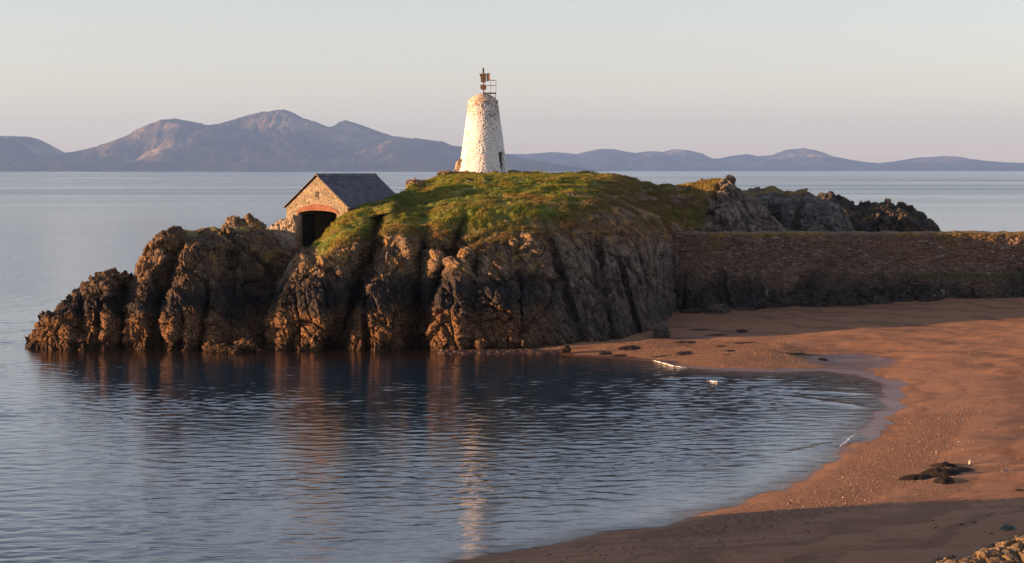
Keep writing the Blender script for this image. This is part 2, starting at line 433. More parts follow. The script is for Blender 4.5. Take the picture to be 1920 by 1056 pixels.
wet = np.maximum(wet, np.exp(-(((BX - 21) / 3.0) ** 2 + ((BY - 128) / 5.0) ** 2)) * 1.1)
wet = np.maximum(wet, .62 * np.exp(-(((BX - 11) / 5.0) ** 2 + ((BY - 140) / 2.2) ** 2)))
shing = np.exp(-((d - 2.6) / 2.2) ** 2) * sstep(62, 70, BY) * (BY < 100) * 1.1
shing = np.maximum(shing, .85 * sstep(19.5, 15, BX) * sstep(1, 3, BX) * sstep(121, 123, BY) * sstep(141, 136, BY) * sstep(.0, .8, d))
shing = np.maximum(shing, .45 * sstep(95, 80, BY) * sstep(16, 5, d))
mesh_np('beach', Pb, grid_faces(len(by), len(bx)), M_SAND, True, {'wet': wet.ravel(), 'shingle': shing.ravel(), 'band': (fbm(np.stack([(d + nz * 2.2).ravel() * .85, BX.ravel() * .03, 0 * BX.ravel()], 1), 4)).ravel()})['kind'] = 'structure'

# ------------------------------------------------------------------ sea
sx = graded(-48, 30, .2, -26000, 26000, 1.22)
yy = [52.0]
while yy[-1] < 165: yy.append(yy[-1] + max(.06, .45 * yy[-1] ** 2 / 46560))
s = .3
while yy[-1] < 42000: s *= 1.13; yy.append(yy[-1] + s)
s, lo = .4, []
v = 52.0
while v > -3000: s *= 1.3; v -= s; lo.append(v)
sy = np.array(lo[::-1] + yy)
SX, SY = np.meshgrid(sx, sy)
near = sstep(260, 170, SY) * sstep(-62, -48, SX) * sstep(44, 30, SX) * sstep(40, 54, SY)
dsh = -shore_sd(SX, SY)
WZ = np.zeros_like(SX)
wr = np.random.default_rng(5)
idx = near > 0
xs, ys = SX[idx], SY[idx]
patch = fbm(np.stack([xs * .05, ys * .09, 0 * xs], 1), 3)
acc = np.zeros(len(xs))
for k in range(80):
    lam = .30 * (1.7 / .30) ** wr.random()
    th = wr.normal(0, .62) + math.pi / 2 + .12
    amp = .0020 * lam ** 0.95 * wr.uniform(.5, 1.2)
    acc += amp * np.sin(2 * np.pi / lam * (xs * math.cos(th) + ys * math.sin(th)) + wr.random() * 6.28)
calm = np.clip(sstep(.2, 6, dsh[idx]), 0.42, 1) * np.clip(.80 + 1.3 * patch, .45, 1.5)
calm = calm * (1 - .72 * np.exp(-((ys - 137) / 9.0) ** 2) * (xs > -32) * sstep(3, -6, xs))      # sheltered under the cliff
WZ[idx] = acc * near[idx] * calm
# small breaking swell lines near the beach
def swell(cx, cy, ang, L, w, h):
    c, s_ = math.cos(ang), math.sin(ang)
    u = (SX - cx) * c + (SY - cy) * s_; v_ = -(SX - cx) * s_ + (SY - cy) * c + .02 * u * u
    return h * np.exp(-(u / L) ** 4 - (v_ / w) ** 2)
WS = swell(15.6, 108, -.9, 5, .5, .05) + swell(17, 112, -.5, 3.5, .5, .04) + swell(13.2, 89.5, .95, 2.6, .4, .05) + swell(15.2, 93, 1.0, 2.2, .4, .05) + swell(10.3, 119.5, .15, 2.2, .4, .05)
WZ += WS * sstep(-.1, 1.6, dsh)
dep = np.clip(-beach_z(SX, SY, False), 0, 5); dep = np.where(SY > 139, 5, dep)
Vs = np.stack([SX.ravel(), SY.ravel(), WZ.ravel()], 1)
mesh_np('sea', Vs, grid_faces(len(sy), len(sx)), M_WATER, True, {'depth': dep.ravel(), 'cliff_reflection': (np.exp(-np.maximum(136.5 - SY, 0) ** 2 / 90) * sstep(13, 6, SX) * sstep(-36, -30, SX) * (SY < 165)).ravel()})['kind'] = 'structure'

# ------------------------------------------------------------------ rock lofts
def smooth1(A, k, axis):
    if k < 1: return A
    w = np.exp(-np.linspace(-2, 2, 2 * k + 1) ** 2); w /= w.sum()
    Ap = np.concatenate([np.repeat(np.take(A, [0], axis), k, axis), A, np.repeat(np.take(A, [-1], axis), k, axis)], axis)
    out = np.zeros_like(A); n = A.shape[axis]
    for j, ww in enumerate(w):
        out += ww * np.take(Ap, np.arange(j, j + n), axis)
    return out

def grid_normals(V):
    du = np.gradient(V, axis=1); dv = np.gradient(V, axis=0)
    n = np.cross(du, dv); n /= np.linalg.norm(n, axis=2, keepdims=True) + 1e-9
    return n

def rocky(P, amp, seed=0.0, scale=1.0, lean=.25):
    """rock relief: leaning jointed blocks at three sizes plus fractal roughness"""
    Q = np.array(P); Q[:, 0] = Q[:, 0] + lean * Q[:, 2]; Q = Q / scale + seed
    w0 = np.stack([fbm(Q * .5 + 5, 2), fbm(Q * .5 + 25, 2), fbm(Q * .5 + 45, 2)], 1) * .12
    a1 = worley(Q * np.array((.30, .30, .155)) + w0)
    a2 = worley(Q * np.array((.85, .85, .46)) + w0)
    Q2 = np.stack([Q[:, 0] * .94 + Q[:, 2] * .34, Q[:, 1], Q[:, 2] * .94 - Q[:, 0] * .34], 1)
    a3 = worley(Q2 * np.array((2.2, 2.2, 1.35)) + w0)
    a4 = worley(Q2 * np.array((5.2, 5.2, 4.4)))
    o = .60 * a1[2] + 1.0 * a1[3] - .45 * np.exp(-(a1[1] - a1[0]) / .045)
    o += .24 * a2[2] + .42 * a2[3] - .26 * np.exp(-(a2[1] - a2[0]) / .05)
    o += .11 * a3[2] + .30 * a3[3] - .14 * np.exp(-(a3[1] - a3[0]) / .06)
    o += .035 * a4[2] + .13 * a4[3]
    o += .22 * fbm(Q * .9, 5, gain=.5)
    return o * amp

def loft(name, cols, mat, step=1.4, counts=(6, 40, 55, 70, 60, 50, 40, 16, 14), amp=.55, gullies=(), rough_fn=None, grass_fn=None,
         seed=0.0, scale=1.0, lean=.25, back=(5, 9), zback=-1.5, zfront=-1.5, kx=4, kt=4, jag=0.0):
    """cols: {photo x: [(row, distance) x7]} from the foot (1) to the skyline (7); rows and distances become metres"""
    xs = sorted(cols); K = len(cols[xs[0]])
    xa = np.arange(xs[0], xs[-1] + .1, step)
    rows = np.array([np.interp(xa, xs, [cols[x][k][0] for x in xs]) for k in range(K)])
    dist = np.array([np.interp(xa, xs, [cols[x][k][1] for x in xs]) for k in range(K)])
    rows = smooth1(rows, kx, 1); dist = smooth1(dist, kx, 1)
    Xs = PX(xa[None, :], dist); Zs = PZ(rows, dist)
    # front foot below the ground, back side
    f0 = np.stack([Xs[0], dist[0] - .5, np.full_like(xa, zfront)], 1)
    st = [f0] + [np.stack([Xs[k], dist[k], Zs[k]], 1) for k in range(K)]
    ux = (xa - 960) / F
    st.append(np.stack([(dist[-1] + back[0]) * ux, dist[-1] + back[0], Zs[-1] * .86 + zback * .14], 1))
    st.append(np.stack([(dist[-1] + back[1]) * ux, dist[-1] + back[1], np.full_like(xa, zback)], 1))
    G, T = [], []
    for k in range(len(st) - 1):
        n = counts[k]
        for j in range(n + (1 if k == len(st) - 2 else 0)):
            u = j / n; G.append(st[k] * (1 - u) + st[k + 1] * u); T.append(k + u)
    G = np.array(G); T = np.array(T)
    G = smooth1(G, kt, 0)
    nr, nc = G.shape[:2]
    TT = np.repeat(T[:, None], nc, 1); XX = np.repeat(xa[None, :], nr, 0)
    ROW = HR + (H - G[..., 2]) * F / G[..., 1]
    for (x0, y0, x1, y1, w, dp) in gullies:
        u = np.clip((ROW - y0) / (y1 - y0), -.15, 1.1)
        xc = x0 + (x1 - x0) * u
        wy = sstep(y0 - 45, y0 + 15, ROW) * (TT < 5.6)
        G[..., 1] += 1.9 * dp * np.exp(-np.abs((XX - xc) / w) ** 1.5) * wy
    N = grid_normals(G)
    if N[nr // 3, :, 1].mean() > 0: N = -N
    P = G.reshape(-1, 3)
    gm = np.zeros(nr * nc); dry = np.zeros(nr * nc)
    if grass_fn is not None:
        gm, dry = grass_fn(P, TT.ravel(), XX.ravel(), N.reshape(-1, 3), ROW.ravel())
    R = rocky(P, amp, seed, scale, lean)
    lump = fbm(P * np.array((.55, .55, .55)) + 3, 4) * .24 + fbm(P * np.array((1.6, 1.3, 1.6)) + 9, 4) * .17 + .05
    k = sstep(.35, .65, gm)
    D = R * (1 - k) * (1 if rough_fn is None else rough_fn(TT.ravel(), XX.ravel())) + lump * k
    Pd = P + N.reshape(-1, 3) * D[:, None]
    if jag:
        jg = np.maximum(0, 1 - 2.2 * np.abs(perlin(np.stack([P[:, 0] * 1.1 + seed, P[:, 1] * .5, P[:, 2] * .15], 1))))
        Pd[:, 2] += jag * jg * sstep(5.0, 7.0, TT.ravel()) * (TT.ravel() < 8.2)
    o = mesh_np(name, Pd, grid_faces(nr, nc)[:, ::-1], mat, False, {'grass': gm, 'dry': dry})
    return o, Pd.reshape(nr, nc, 3), gm.reshape(nr, nc), dry.reshape(nr, nc)

C = lambda *a: list(a)
cliff = lambda f, yf: [(f, yf), (620, yf + .5), (555, yf + 1.6)]
HEAD = {
 498: C((657, 140), (645, 140.2), (635, 140.4), (628, 140.6), (622, 140.8), (616, 141), (610, 141.3)),
 512: C((657, 138.8), (630, 139), (600, 139.4), (585, 139.8), (578, 140.1), (572, 140.4), (566, 141)),
 525: C((658, 138.1), (620, 138.5), (590, 138.9), (562, 139.5), (553, 139.9), (545, 140.4), (537, 141)),
 545: C((658, 137.8), (620, 138.2), (575, 138.8), (533, 139.7), (520, 140.3), (508, 141), (500, 142)),
 570: C((659, 137.6), (620, 138), (565, 138.8), (505, 140), (492, 141.2), (480, 142.4), (472, 143.5)),
 600: C((659, 137.4), (620, 137.8), (560, 138.7), (490, 140.2), (472, 142), (460, 143.5), (449, 145.2)),
 622: C((659, 137.4), (620, 137.8), (560, 138.7), (480, 140.4), (455, 142.5), (438, 144.5), (424, 147)),
 640: C((659, 137.4), (620, 137.8), (560, 138.7), (472, 140.7), (440, 143), (420, 146), (405, 148.5)),
 665: C((660, 137.3), (620, 137.8), (555, 138.7), (462, 141), (430, 144), (408, 147), (393, 150)),
 700: C((660, 137.3), (620, 137.8), (550, 138.8), (455, 141.2), (420, 145), (396, 149), (382, 151.5)),
 735: C((660, 137.3), (620, 137.8), (550, 138.8), (452, 141.2), (412, 146), (386, 148), (372, 154)),
 755: C((660, 137.3), (620, 137.8), (550, 138.8), (452, 141.2), (405, 147), (378, 153), (362, 157.5)),
 770: C((660, 137.3), (620, 137.8), (550, 138.8), (454, 141.2), (400, 148), (371, 156), (348, 163)),
 800: C((660, 137.3), (620, 137.8), (550, 138.8), (458, 141.2), (398, 148.5), (356, 161), (339, 170)),
 830: C((660, 137.3), (620, 137.8), (550, 138.8), (462, 141.2), (395, 147), (344, 161), (329, 178)),
 860: C((660, 137.3), (620, 137.8), (550, 138.8), (466, 141.1), (394, 146.5), (337, 161), (324.5, 183)),
 906: C((660, 137.3), (620, 137.8), (550, 138.8), (470, 141), (392, 146.5), (335, 161), (323, 184)),
 960: C((660, 137.4), (620, 138), (550, 139.3), (458, 142), (390, 146.8), (335, 161), (324, 184)),
 1000: C((659, 137.8), (620, 138.5), (550, 140), (446, 143), (388, 147.2), (336, 161), (326, 184)),
 1060: C((656, 138.6), (620, 139.4), (550, 140.9), (442, 144), (386, 148), (337, 161.5), (328, 183)),
 1100: C((653, 139.4), (620, 140.1), (550, 141.6), (438, 145), (388, 148.6), (338, 162), (325, 181)),
 1150: C((650, 140.6), (615, 141.4), (550, 142.9), (432, 147), (392, 150), (344, 163), (328, 179)),
 1180: C((643, 142), (608, 142.8), (545, 144.2), (430, 148), (396, 151.2), (353, 164), (334, 178)),
 1210: C((628, 144.3), (595, 145), (538, 146.2), (430, 149.2), (402, 154), (372, 164.5), (342, 176)),
 1240: C((606, 148), (578, 148.6), (530, 149.6), (436, 151.8), (412, 155.5), (380, 164), (347, 174)),
 1262: C((583, 155), (560, 155.3), (520, 155.9), (446, 157), (425, 159), (385, 164.5), (346, 172)),
 1290: C((560, 160.2), (540, 160.4), (500, 160.6), (445, 161), (426, 162), (386, 165.5), (344, 171)),
 1325: C((560, 160.4), (540, 160.6), (500, 160.8), (443, 161.2), (421, 162.5), (380, 165.2), (339, 169)),
 1352: C((560, 160.4), (540, 160.6), (500, 160.8), (443, 161.2), (416, 162.5), (372, 164.8), (335, 167.4)),
 1366: C((560, 160.4), (540, 160.6), (500, 160.8), (443, 161.2), (416, 162.5), (372, 164.8), (334, 167)),
 1380: C((560, 160.6), (540, 160.8), (500, 161), (443, 161.4), (418, 162.6), (380, 165), (345, 167.5)),
 1394: C((560, 160.6), (540, 160.8), (500, 161), (445, 161.4), (422, 162.8), (388, 165.2), (358, 168)),
 1420: C((560, 160.6), (540, 160.8), (500, 161), (448, 161.6), (430, 163), (404, 165.5), (379, 168)),
 1450: C((560, 160.6), (540, 160.8), (500, 161), (455, 161.6), (440, 163), (422, 165.5), (404, 168)),
 1480: C((560, 160.6), (540, 160.8), (500, 161), (470, 161.6), (458, 163), (445, 165.5), (431, 168)),
 1505: C((560, 160.6), (545, 160.8), (520, 161), (500, 161.6), (485, 163), (470, 165.5), (455, 168)),
}
GUL = [(712, 395, 628, 650, 13, 2.2), (790, 470, 772, 655, 15, 2.3), (862, 432, 800, 590, 11, 1.5), (680, 520, 688, 655, 5, .6), (890, 505, 882, 655, 8, 1.3),
       (975, 470, 976, 655, 6, 1.5), (1030, 445, 1098, 650, 5, .35), (1118, 450, 1150, 640, 8, .7), (1165, 500, 1200, 630, 5, .5)]
def head_grass(P, T, X, N, ROW):
    n = fbm(P * .28 + 7, 4); n2 = fbm(P * 1.1 + 2, 4)
    g = sstep(3.85, 4.4, T + n * .55 + n2 * .35)
    g *= (T < 8.6)
    g *= 1 - sstep(.1, .5, n2 + .2) * sstep(6.9, 7.0, T) * (X < 850) * .9           # broken rocky rim on the left skyline
    crag = sstep(1318, 1345, X + n * 40 + (ROW - 390) * .25)
    topg = sstep(6.75, 6.95, T) * (X < 1362)
    g *= 1 - crag * (1 - topg)
    g *= sstep(560, 600, X)
    g *= 1 - .9 * sstep(630, 560, X) * sstep(7.2, 6.0, T + n2)
    # bare rock islands in the turf
    bare = sstep(.33, .5, fbm(P * np.array((.35, .5, .5)) + 40, 4) + .34 * sstep(1060, 1160, X) * sstep(345, 365, ROW))
    g *= 1 - bare * .9
    dry = sstep(4.9, 4.1, T) * .75 + sstep(.05, .5, n) * .55 + sstep(1010, 1120, X + n * 60 + (ROW - 400) * .8) * .6 + np.exp(-((ROW - 383) / 5) ** 2) * .5 * (n2 > -.1)
    return np.clip(g, 0, 1), np.clip(dry, 0, 1)
island, IV, IG, ID = loft('island', HEAD, M_ROCK, 1.25, (6, 46, 62, 90, 80, 64, 60, 18, 16), .62, GUL, grass_fn=head_grass, seed=3.1,
                      rough_fn=lambda T, X: np.where(X > 1300, 1.15, 1 - .35 * sstep(980, 1060, X)) * (1 - .35 * sstep(4, 5, T)), back=(6, 13), kt=4)
island['kind'] = 'structure'

def top_grass(t0, dryv, lim=1e9, lo=0):
    def fn(P, T, X, N, ROW):
        n = fbm(P * .5 + 7, 4)
        g = sstep(t0, t0 + .8, T + n * 1.2) * (T < 8.8) * (X < lim) * sstep(lo, lo + 30, X)
        return np.clip(g * .95, 0, 1), np.full(len(P), dryv)
    return fn

MID = {
 236: C((658, 138.6), (640, 139), (620, 139.4), (600, 140), (580, 140.6), (560, 141.2), (545, 142)),
 254: C((659, 138), (625, 138.3), (590, 138.7), (560, 139.3), (545, 140), (532, 141), (519, 142)),
 262: C((660, 137.7), (620, 138), (575, 138.5), (535, 139.3), (520, 140.2), (505, 141.2), (490, 142.4)),
 275: C((660, 137.4), (615, 137.8), (560, 138.5), (512, 139.5), (497, 140.5), (484, 141.8), (472, 143)),
 300: C((660, 137.3), (610, 137.8), (550, 138.6), (490, 139.8), (474, 141), (460, 142.5), (448, 144)),
 325: C((660, 137.3), (605, 137.9), (545, 138.8), (475, 140), (460, 141.5), (446, 143), (434, 145)),
 345: C((660, 137.3), (605, 137.9), (540, 138.8), (468, 140), (452, 141.5), (441, 143.5), (431, 146)),
 362: C((660, 137.4), (605, 138), (540, 139), (470, 140.4), (455, 142), (444, 144), (434, 147)),
 375: C((660, 137.5), (605, 138.2), (540, 139.2), (462, 141), (446, 142.6), (438, 145), (431, 148)),
 400: C((660, 137.7), (605, 138.6), (540, 139.8), (458, 141.6), (444, 143.5), (435, 146), (428, 149)),
 430: C((659, 138.2), (610, 139.8), (540, 141.6), (460, 143), (445, 144.8), (434, 147), (426, 150)),
 470: C((657, 139.5), (610, 142.2), (540, 143.8), (465, 144.8), (448, 146.2), (436, 148), (427, 150.5)),
 500: C((656, 140.5), (610, 143.3), (540, 144.6), (472, 145.4), (455, 146.6), (442, 148.2), (431, 150)),
 530: C((656, 141), (610, 143.8), (540, 145), (480, 146), (470, 147), (464, 148.5), (460, 150.2)),
 560: C((656, 141), (610, 144), (540, 145.2), (490, 146.2), (480, 147.2), (474, 148.6), (470, 150.4)),
 620: C((656, 142), (610, 144.5), (540, 145.6), (495, 146.6), (484, 147.6), (477, 148.8), (471, 150.5)),
 700: C((640, 144), (610, 145), (540, 146), (500, 147), (488, 148), (478, 149), (472, 150.5)),
 770: C((640, 145), (610, 146), (540, 147), (505, 148), (492, 149), (485, 150), (480, 151)),
}
GMID = [(330, 440, 300, 560, 9, 1.1), (385, 560, 372, 655, 10, .9), (300, 520, 285, 600, 7, .7), (430, 470, 425, 640, 14, .8), (340, 600, 335, 655, 7, .6)]
mid, MV, MG, MD = loft('rock_outcrop', MID, M_ROCK_DARK, 1.3, (6, 46, 62, 66, 36, 34, 40, 30, 16), .58, GMID, grass_fn=top_grass(5.8, .6, 470, 315), seed=21.7, back=(13, 17), kt=4,
                       rough_fn=lambda T, X: 1 - .6 * sstep(6.5, 7.2, T))
tag(mid, 'big rounded brown rock mass at the water, carrying the stone boathouse', 'rock')

LEFT = {
 50: C((659, 140), (657, 140.1), (655, 140.2), (652, 140.3), (650, 140.4), (647, 140.6), (644, 141)),
 62: C((656, 139.2), (650, 139.4), (644, 139.6), (638, 139.9), (634, 140.2), (630, 140.6), (626, 141)),
 80: C((657, 138.8), (640, 139), (628, 139.3), (618, 139.7), (612, 140.1), (606, 140.6), (600, 141.2)),
 105: C((658, 138.4), (635, 138.7), (615, 139), (600, 139.5), (593, 140), (586, 140.6), (579, 141.4)),
 132: C((658, 138.2), (630, 138.5), (605, 139), (583, 139.6), (575, 140.1), (567, 140.8), (559, 141.6)),
 145: C((658, 138.1), (630, 138.5), (600, 139), (573, 139.6), (564, 140.2), (556, 141), (547, 141.8)),
 175: C((659, 138), (625, 138.5), (590, 139.1), (555, 139.8), (545, 140.5), (536, 141.3), (527, 142.2)),
 200: C((659, 138), (625, 138.5), (585, 139.2), (540, 140), (530, 140.7), (520, 141.5), (510, 142.4)),
 214: C((659, 138.2), (625, 138.8), (580, 139.5), (535, 140.3), (524, 141), (514, 141.8), (503, 142.6)),
 232: C((659, 138.6), (625, 139.4), (585, 140.2), (545, 141), (535, 141.6), (524, 142.2), (514, 143)),
 247: C((659, 139.4), (625, 140.2), (590, 141), (552, 141.6), (541, 142.2), (531, 142.8), (520, 143.4)),
 275: C((659, 140.4), (625, 141.2), (600, 142), (565, 142.4), (555, 143), (545, 143.6), (538, 144)),
}
lefto, *_ = loft('rock_outcrop', LEFT, M_ROCK_DARK, 1.3, (6, 36, 44, 44, 24, 24, 26, 14, 14), .5, [(150, 560, 140, 655, 6, .6), (225, 520, 232, 640, 10, .9), (190, 590, 178, 655, 6, .5)],
                 seed=55.2, scale=.8, back=(3, 6), jag=.45, kx=3)
tag(lefto, 'dark jagged low rock tapering into the sea at the left tip', 'rock')

FARA = {
 1385: C((470, 176), (450, 176.3), (430, 176.8), (405, 177.5), (390, 178.5), (378, 179.5), (366, 181)),
 1398: C((470, 176), (450, 176.3), (430, 176.8), (400, 177.5), (384, 178.5), (370, 180), (357, 182)),
 1425: C((470, 175.5), (450, 175.8), (425, 176.5), (395, 177.5), (378, 179), (366, 180.5), (355, 183)),
 1450: C((470, 175.3), (450, 175.6), (425, 176.3), (395, 177.3), (378, 178.8), (364, 180.5), (352, 183)),
 1470: C((470, 175), (450, 175.3), (425, 176), (396, 177), (382, 178.6), (370, 180.5), (359, 183)),
 1498: C((470, 174.6), (450, 175), (425, 175.6), (396, 176.6), (383, 178.4), (370, 180.5), (358, 183)),
 1513: C((470, 174.4), (450, 174.8), (425, 175.4), (395, 176.4), (382, 178.2), (368, 180.5), (354, 183)),
 1530: C((470, 174.4), (450, 174.8), (425, 175.4), (396, 176.4), (385, 178.2), (373, 180.5), (362, 183)),
 1550: C((470, 174.6), (450, 175), (425, 175.6), (397, 176.6), (390, 178.4), (382, 180), (374, 182)),
 1575: C((470, 175), (450, 175.4), (430, 176), (406, 177), (399, 178.4), (393, 179.6), (388, 181)),
 1592: C((470, 176), (455, 176.3), (440, 176.8), (425, 177.4), (418, 178.2), (412, 179), (406, 180)),
 1602: C((470, 177), (460, 177.2), (450, 177.4), (440, 178), (436, 178.4), (432, 179), (428, 180)),
}
fara, *_ = loft('rock_outcrop', FARA, M_ROCK_GREY, 1.5, (4, 16, 26, 34, 26, 26, 28, 12, 12), .55, [(1455, 390, 1470, 440, 6, .8), (1500, 395, 1490, 440, 5, .7)], grass_fn=top_grass(6.0, .75, 1515), seed=77.7, back=(5, 9), kx=3, jag=.1)
tag(fara, 'pale grey craggy rock with a grassy top behind the causeway wall', 'rock')
FARB = {
 1520: C((470, 189), (450, 189.4), (430, 190), (405, 191), (394, 192), (384, 193), (374, 195)),
 1545: C((470, 188), (450, 188.4), (430, 189), (400, 190), (388, 191.5), (376, 193), (363, 195)),
 1556: C((470, 188), (450, 188.4), (430, 189), (398, 190), (385, 191.5), (372, 193), (358, 195)),
 1572: C((470, 188), (450, 188.4), (430, 189), (402, 190), (391, 191.5), (381, 193), (371, 195)),
 1583: C((470, 188), (450, 188.4), (430, 189), (400, 190), (388, 191.5), (377, 193), (366, 195)),
 1600: C((470, 188), (450, 188.4), (432, 189), (408, 190), (398, 191.5), (389, 193), (380, 195)),
 1630: C((470, 188), (452, 188.4), (434, 189), (412, 190), (404, 191.5), (397, 193), (389, 195)),
 1648: C((470, 188), (452, 188.4), (434, 189), (410, 190), (401, 191.5), (393, 193), (385, 195)),
 1665: C((470, 188), (452, 188.4), (434, 189), (408, 190), (399, 191.5), (390, 193), (382, 195)),
 1685: C((470, 188), (452, 188.4), (434, 189), (410, 190), (401, 191.5), (393, 193), (384, 195)),
 1715: C((470, 188), (455, 188.4), (440, 189), (420, 190), (412, 191.5), (404, 193), (397, 195)),
 1740: C((475, 188), (460, 188.4), (450, 189), (432, 190), (426, 191), (420, 192), (415, 193.5)),
 1757: C((480, 188.5), (470, 188.8), (460, 189.2), (446, 190), (442, 190.6), (437, 191.4), (432, 192.5)),
 1772: C((490, 189), (480, 189.2), (470, 189.6), (462, 190), (458, 190.4), (454, 190.8), (450, 191.5)),
}
farb, *_ = loft('rock_outcrop', FARB, M_ROCK_BLACK, 1.5, (4, 14, 20, 30, 22, 22, 26, 12, 10), .6, seed=91.3, scale=.85, back=(4, 8), kx=2, jag=.35)
tag(farb, 'almost black spiky rock ridge falling into the sea at far right', 'rock')

# knobs beside the boathouse
KNOB = {
 418: C((440, 152.0), (438, 152.1), (435, 152.2), (430, 152.4), (428, 152.6), (426, 152.8), (425, 153.0)),
 428: C((440, 151.8), (434, 151.9), (428, 152.1), (421, 152.4), (418, 152.6), (415, 152.9), (412, 153.2)),
 440: C((440, 151.6), (434, 151.8), (426, 152.0), (417, 152.4), (413, 152.7), (410, 153.0), (407, 153.4)),
 452: C((440, 151.6), (434, 151.8), (428, 152.0), (420, 152.4), (417, 152.7), (414, 153.0), (412, 153.4)),
 464: C((440, 151.6), (434, 151.8), (427, 152.0), (416, 152.4), (412, 152.7), (408, 153.0), (405, 153.4)),
 480: C((440, 151.6), (434, 151.8), (429, 152.0), (420, 152.4), (417, 152.7), (414, 153.0), (411, 153.4)),
 500: C((440, 152.0), (437, 152.1), (433, 152.2), (428, 152.4), (425, 152.6), (422, 152.8), (420, 153.0)),
}
knob, *_ = loft('rock_outcrop', KNOB, M_ROCK, 1.0, (4, 10, 12, 14, 10, 10, 12, 8, 8), .28, seed=13.3, scale=.55, back=(1, 2), zback=5.5, zfront=5.5, kx=2, kt=2, jag=.25)
tag(knob, 'small knobbly brown rock on the skyline left of the boathouse', 'rock')

# bottom-right lichen rock
NEARR = {
 1745: C((1075, 56.0), (1072, 56.1), (1069, 56.2), (1066, 56.3), (1063, 56.4), (1061, 56.5), (1059, 56.8)),
 1775: C((1095, 54.8), (1085, 55), (1075, 55.3), (1066, 55.7), (1059, 56.2), (1052, 56.8), (1046, 57.4)),
 1810: C((1100, 54.5), (1088, 54.7), (1076, 55), (1064, 55.5), (1056, 56.1), (1050, 56.8), (1046, 57.4)),
 1838: C((1100, 54.5), (1085, 54.8), (1070, 55.1), (1055, 55.6), (1045, 56.2), (1038, 56.9), (1032, 57.6)),
 1862: C((1100, 54.5), (1083, 54.8), (1066, 55.1), (1050, 55.6), (1038, 56.2), (1029, 57), (1020, 57.8)),
 1895: C((1100, 54.5), (1080, 54.8), (1062, 55.1), (1045, 55.6), (1032, 56.2), (1022, 57.1), (1013, 58)),
 1925: C((1100, 54.5), (1080, 54.8), (1060, 55.1), (1040, 55.6), (1027, 56.2), (1014, 57.2), (1003, 58.2)),
 1990: C((1100, 54.5), (1080, 54.8), (1060, 55.1), (1030, 55.6), (1015, 56.2), (1000, 57.2), (985, 58.4)),
 2060: C((1100, 54.5), (1085, 54.8), (1070, 55.1), (1055, 55.6), (1045, 56.2), (1035, 57.2), (1025, 58)),
}
nearr, *_ = loft('rock_outcrop', NEARR, M_ROCK_GOLD, 1.6, (4, 26, 30, 34, 30, 30, 30, 16, 12), .34, seed=33.3, scale=1.25, back=(1.6, 3.2), zback=.2, zfront=.2, kx=3, kt=3, lean=.1)
tag(nearr, 'golden lichen covered rock at the bottom right corner of the beach', 'rock')

# headland left of the photographer (its evening shadow falls across the near sand)
hx = np.arange(-46, -17.5, .35); hy = np.arange(46, 76, .35)
HX, HY = np.meshgrid(hx, hy)
body = sstep(-19, -25, HX) * sstep(-46, -38, HX) * sstep(50.5, 55.0, HY) * sstep(68.5, 64.0, HY)
HZ = -2.5 + 11.0 * body ** .8
Ph = np.stack([HX.ravel(), HY.ravel(), HZ.ravel()], 1)
Ph[:, 2] += rocky(Ph, .55, 61.0) * sstep(.02, .3, body.ravel()) * .9
hl = mesh_np('headland', Ph, grid_faces(len(hy), len(hx)), M_ROCK_DARK, False, {'grass': sstep(.8, 1, body.ravel()) * .8, 'dry': np.full(len(Ph), .4)})
hl['kind'] = 'structure'

# ------------------------------------------------------------------ causeway wall
WY = 157.5
def causeway():
    x0, x1 = PX(1236, WY), PX(2150, WY)
    xa = np.arange(x0, x1, .09)
    prof = [(-1.4, .3), (-1.35, 1.9), (-.85, 3.2), (-.42, 4.6), (-.12, 6.4), (0, 7.12), (.25, 7.22), (1.6, 7.24), (3.6, 7.2), (3.9, 6.6), (4.4, 0)]
    cnt = [8, 18, 20, 26, 12, 6, 10, 12, 6, 10]
    Gp = []
    for k in range(len(prof) - 1):
        for j in range(cnt[k]):
            u = j / cnt[k]; Gp.append([prof[k][i] * (1 - u) + prof[k + 1][i] * u for i in (0, 1)])
    Gp = np.array(Gp + [list(prof[-1])])
    Gp[:, 0] = np.concatenate([smooth1(Gp[:, 0], 2, 0)]); 
    nr, nc = len(Gp), len(xa)
    XX = np.repeat(xa[None], nr, 0); YY = WY + np.repeat(Gp[:, :1], nc, 1); ZZ = np.repeat(Gp[:, 1:], nc, 1)
    # line of the wall swings gently
    P = np.stack([XX.ravel(), YY.ravel(), ZZ.ravel()], 1)
    z = P[:, 2]
    low = sstep(4.8, 2.6, z + fbm(P * .35, 3) * 1.8)
    R = rocky(P, .42, 41.0, 1.0, .1)
    a = worley(P * np.array((2.6, 2.6, 5.2)))
    st = .05 * a[2] + .06 * a[3] - .04 * np.exp(-(a[1] - a[0]) / .10) + .20 * fbm(P * .5, 3) + .06 * fbm(P * 2, 4)
    D = R * low + st * (1 - low) * sstep(8.2, 6.8, z + .6 * (P[:, 1] > WY))
    P[:, 1] -= D * (P[:, 1] < WY + 2) 
    P[:, 2] += fbm(P * np.array((.8, .8, 0)), 4) * .20 * (z > 6.9)
    hx_ = np.clip(fbm(P * np.array((.4, .7, .4)) + 77, 4) + .35 * sstep(6.7, 7.1, z) + .25 * (P[:, 0] > PX(1750, WY)), -1, 1)
    return mesh_np('causeway_wall', P, grid_faces(nr, nc), None, False, {'low': low, 'turf': sstep(.25, .45, hx_) * sstep(5.8, 6.9, z + fbm(P * 1.2, 3))})
cw = causeway()
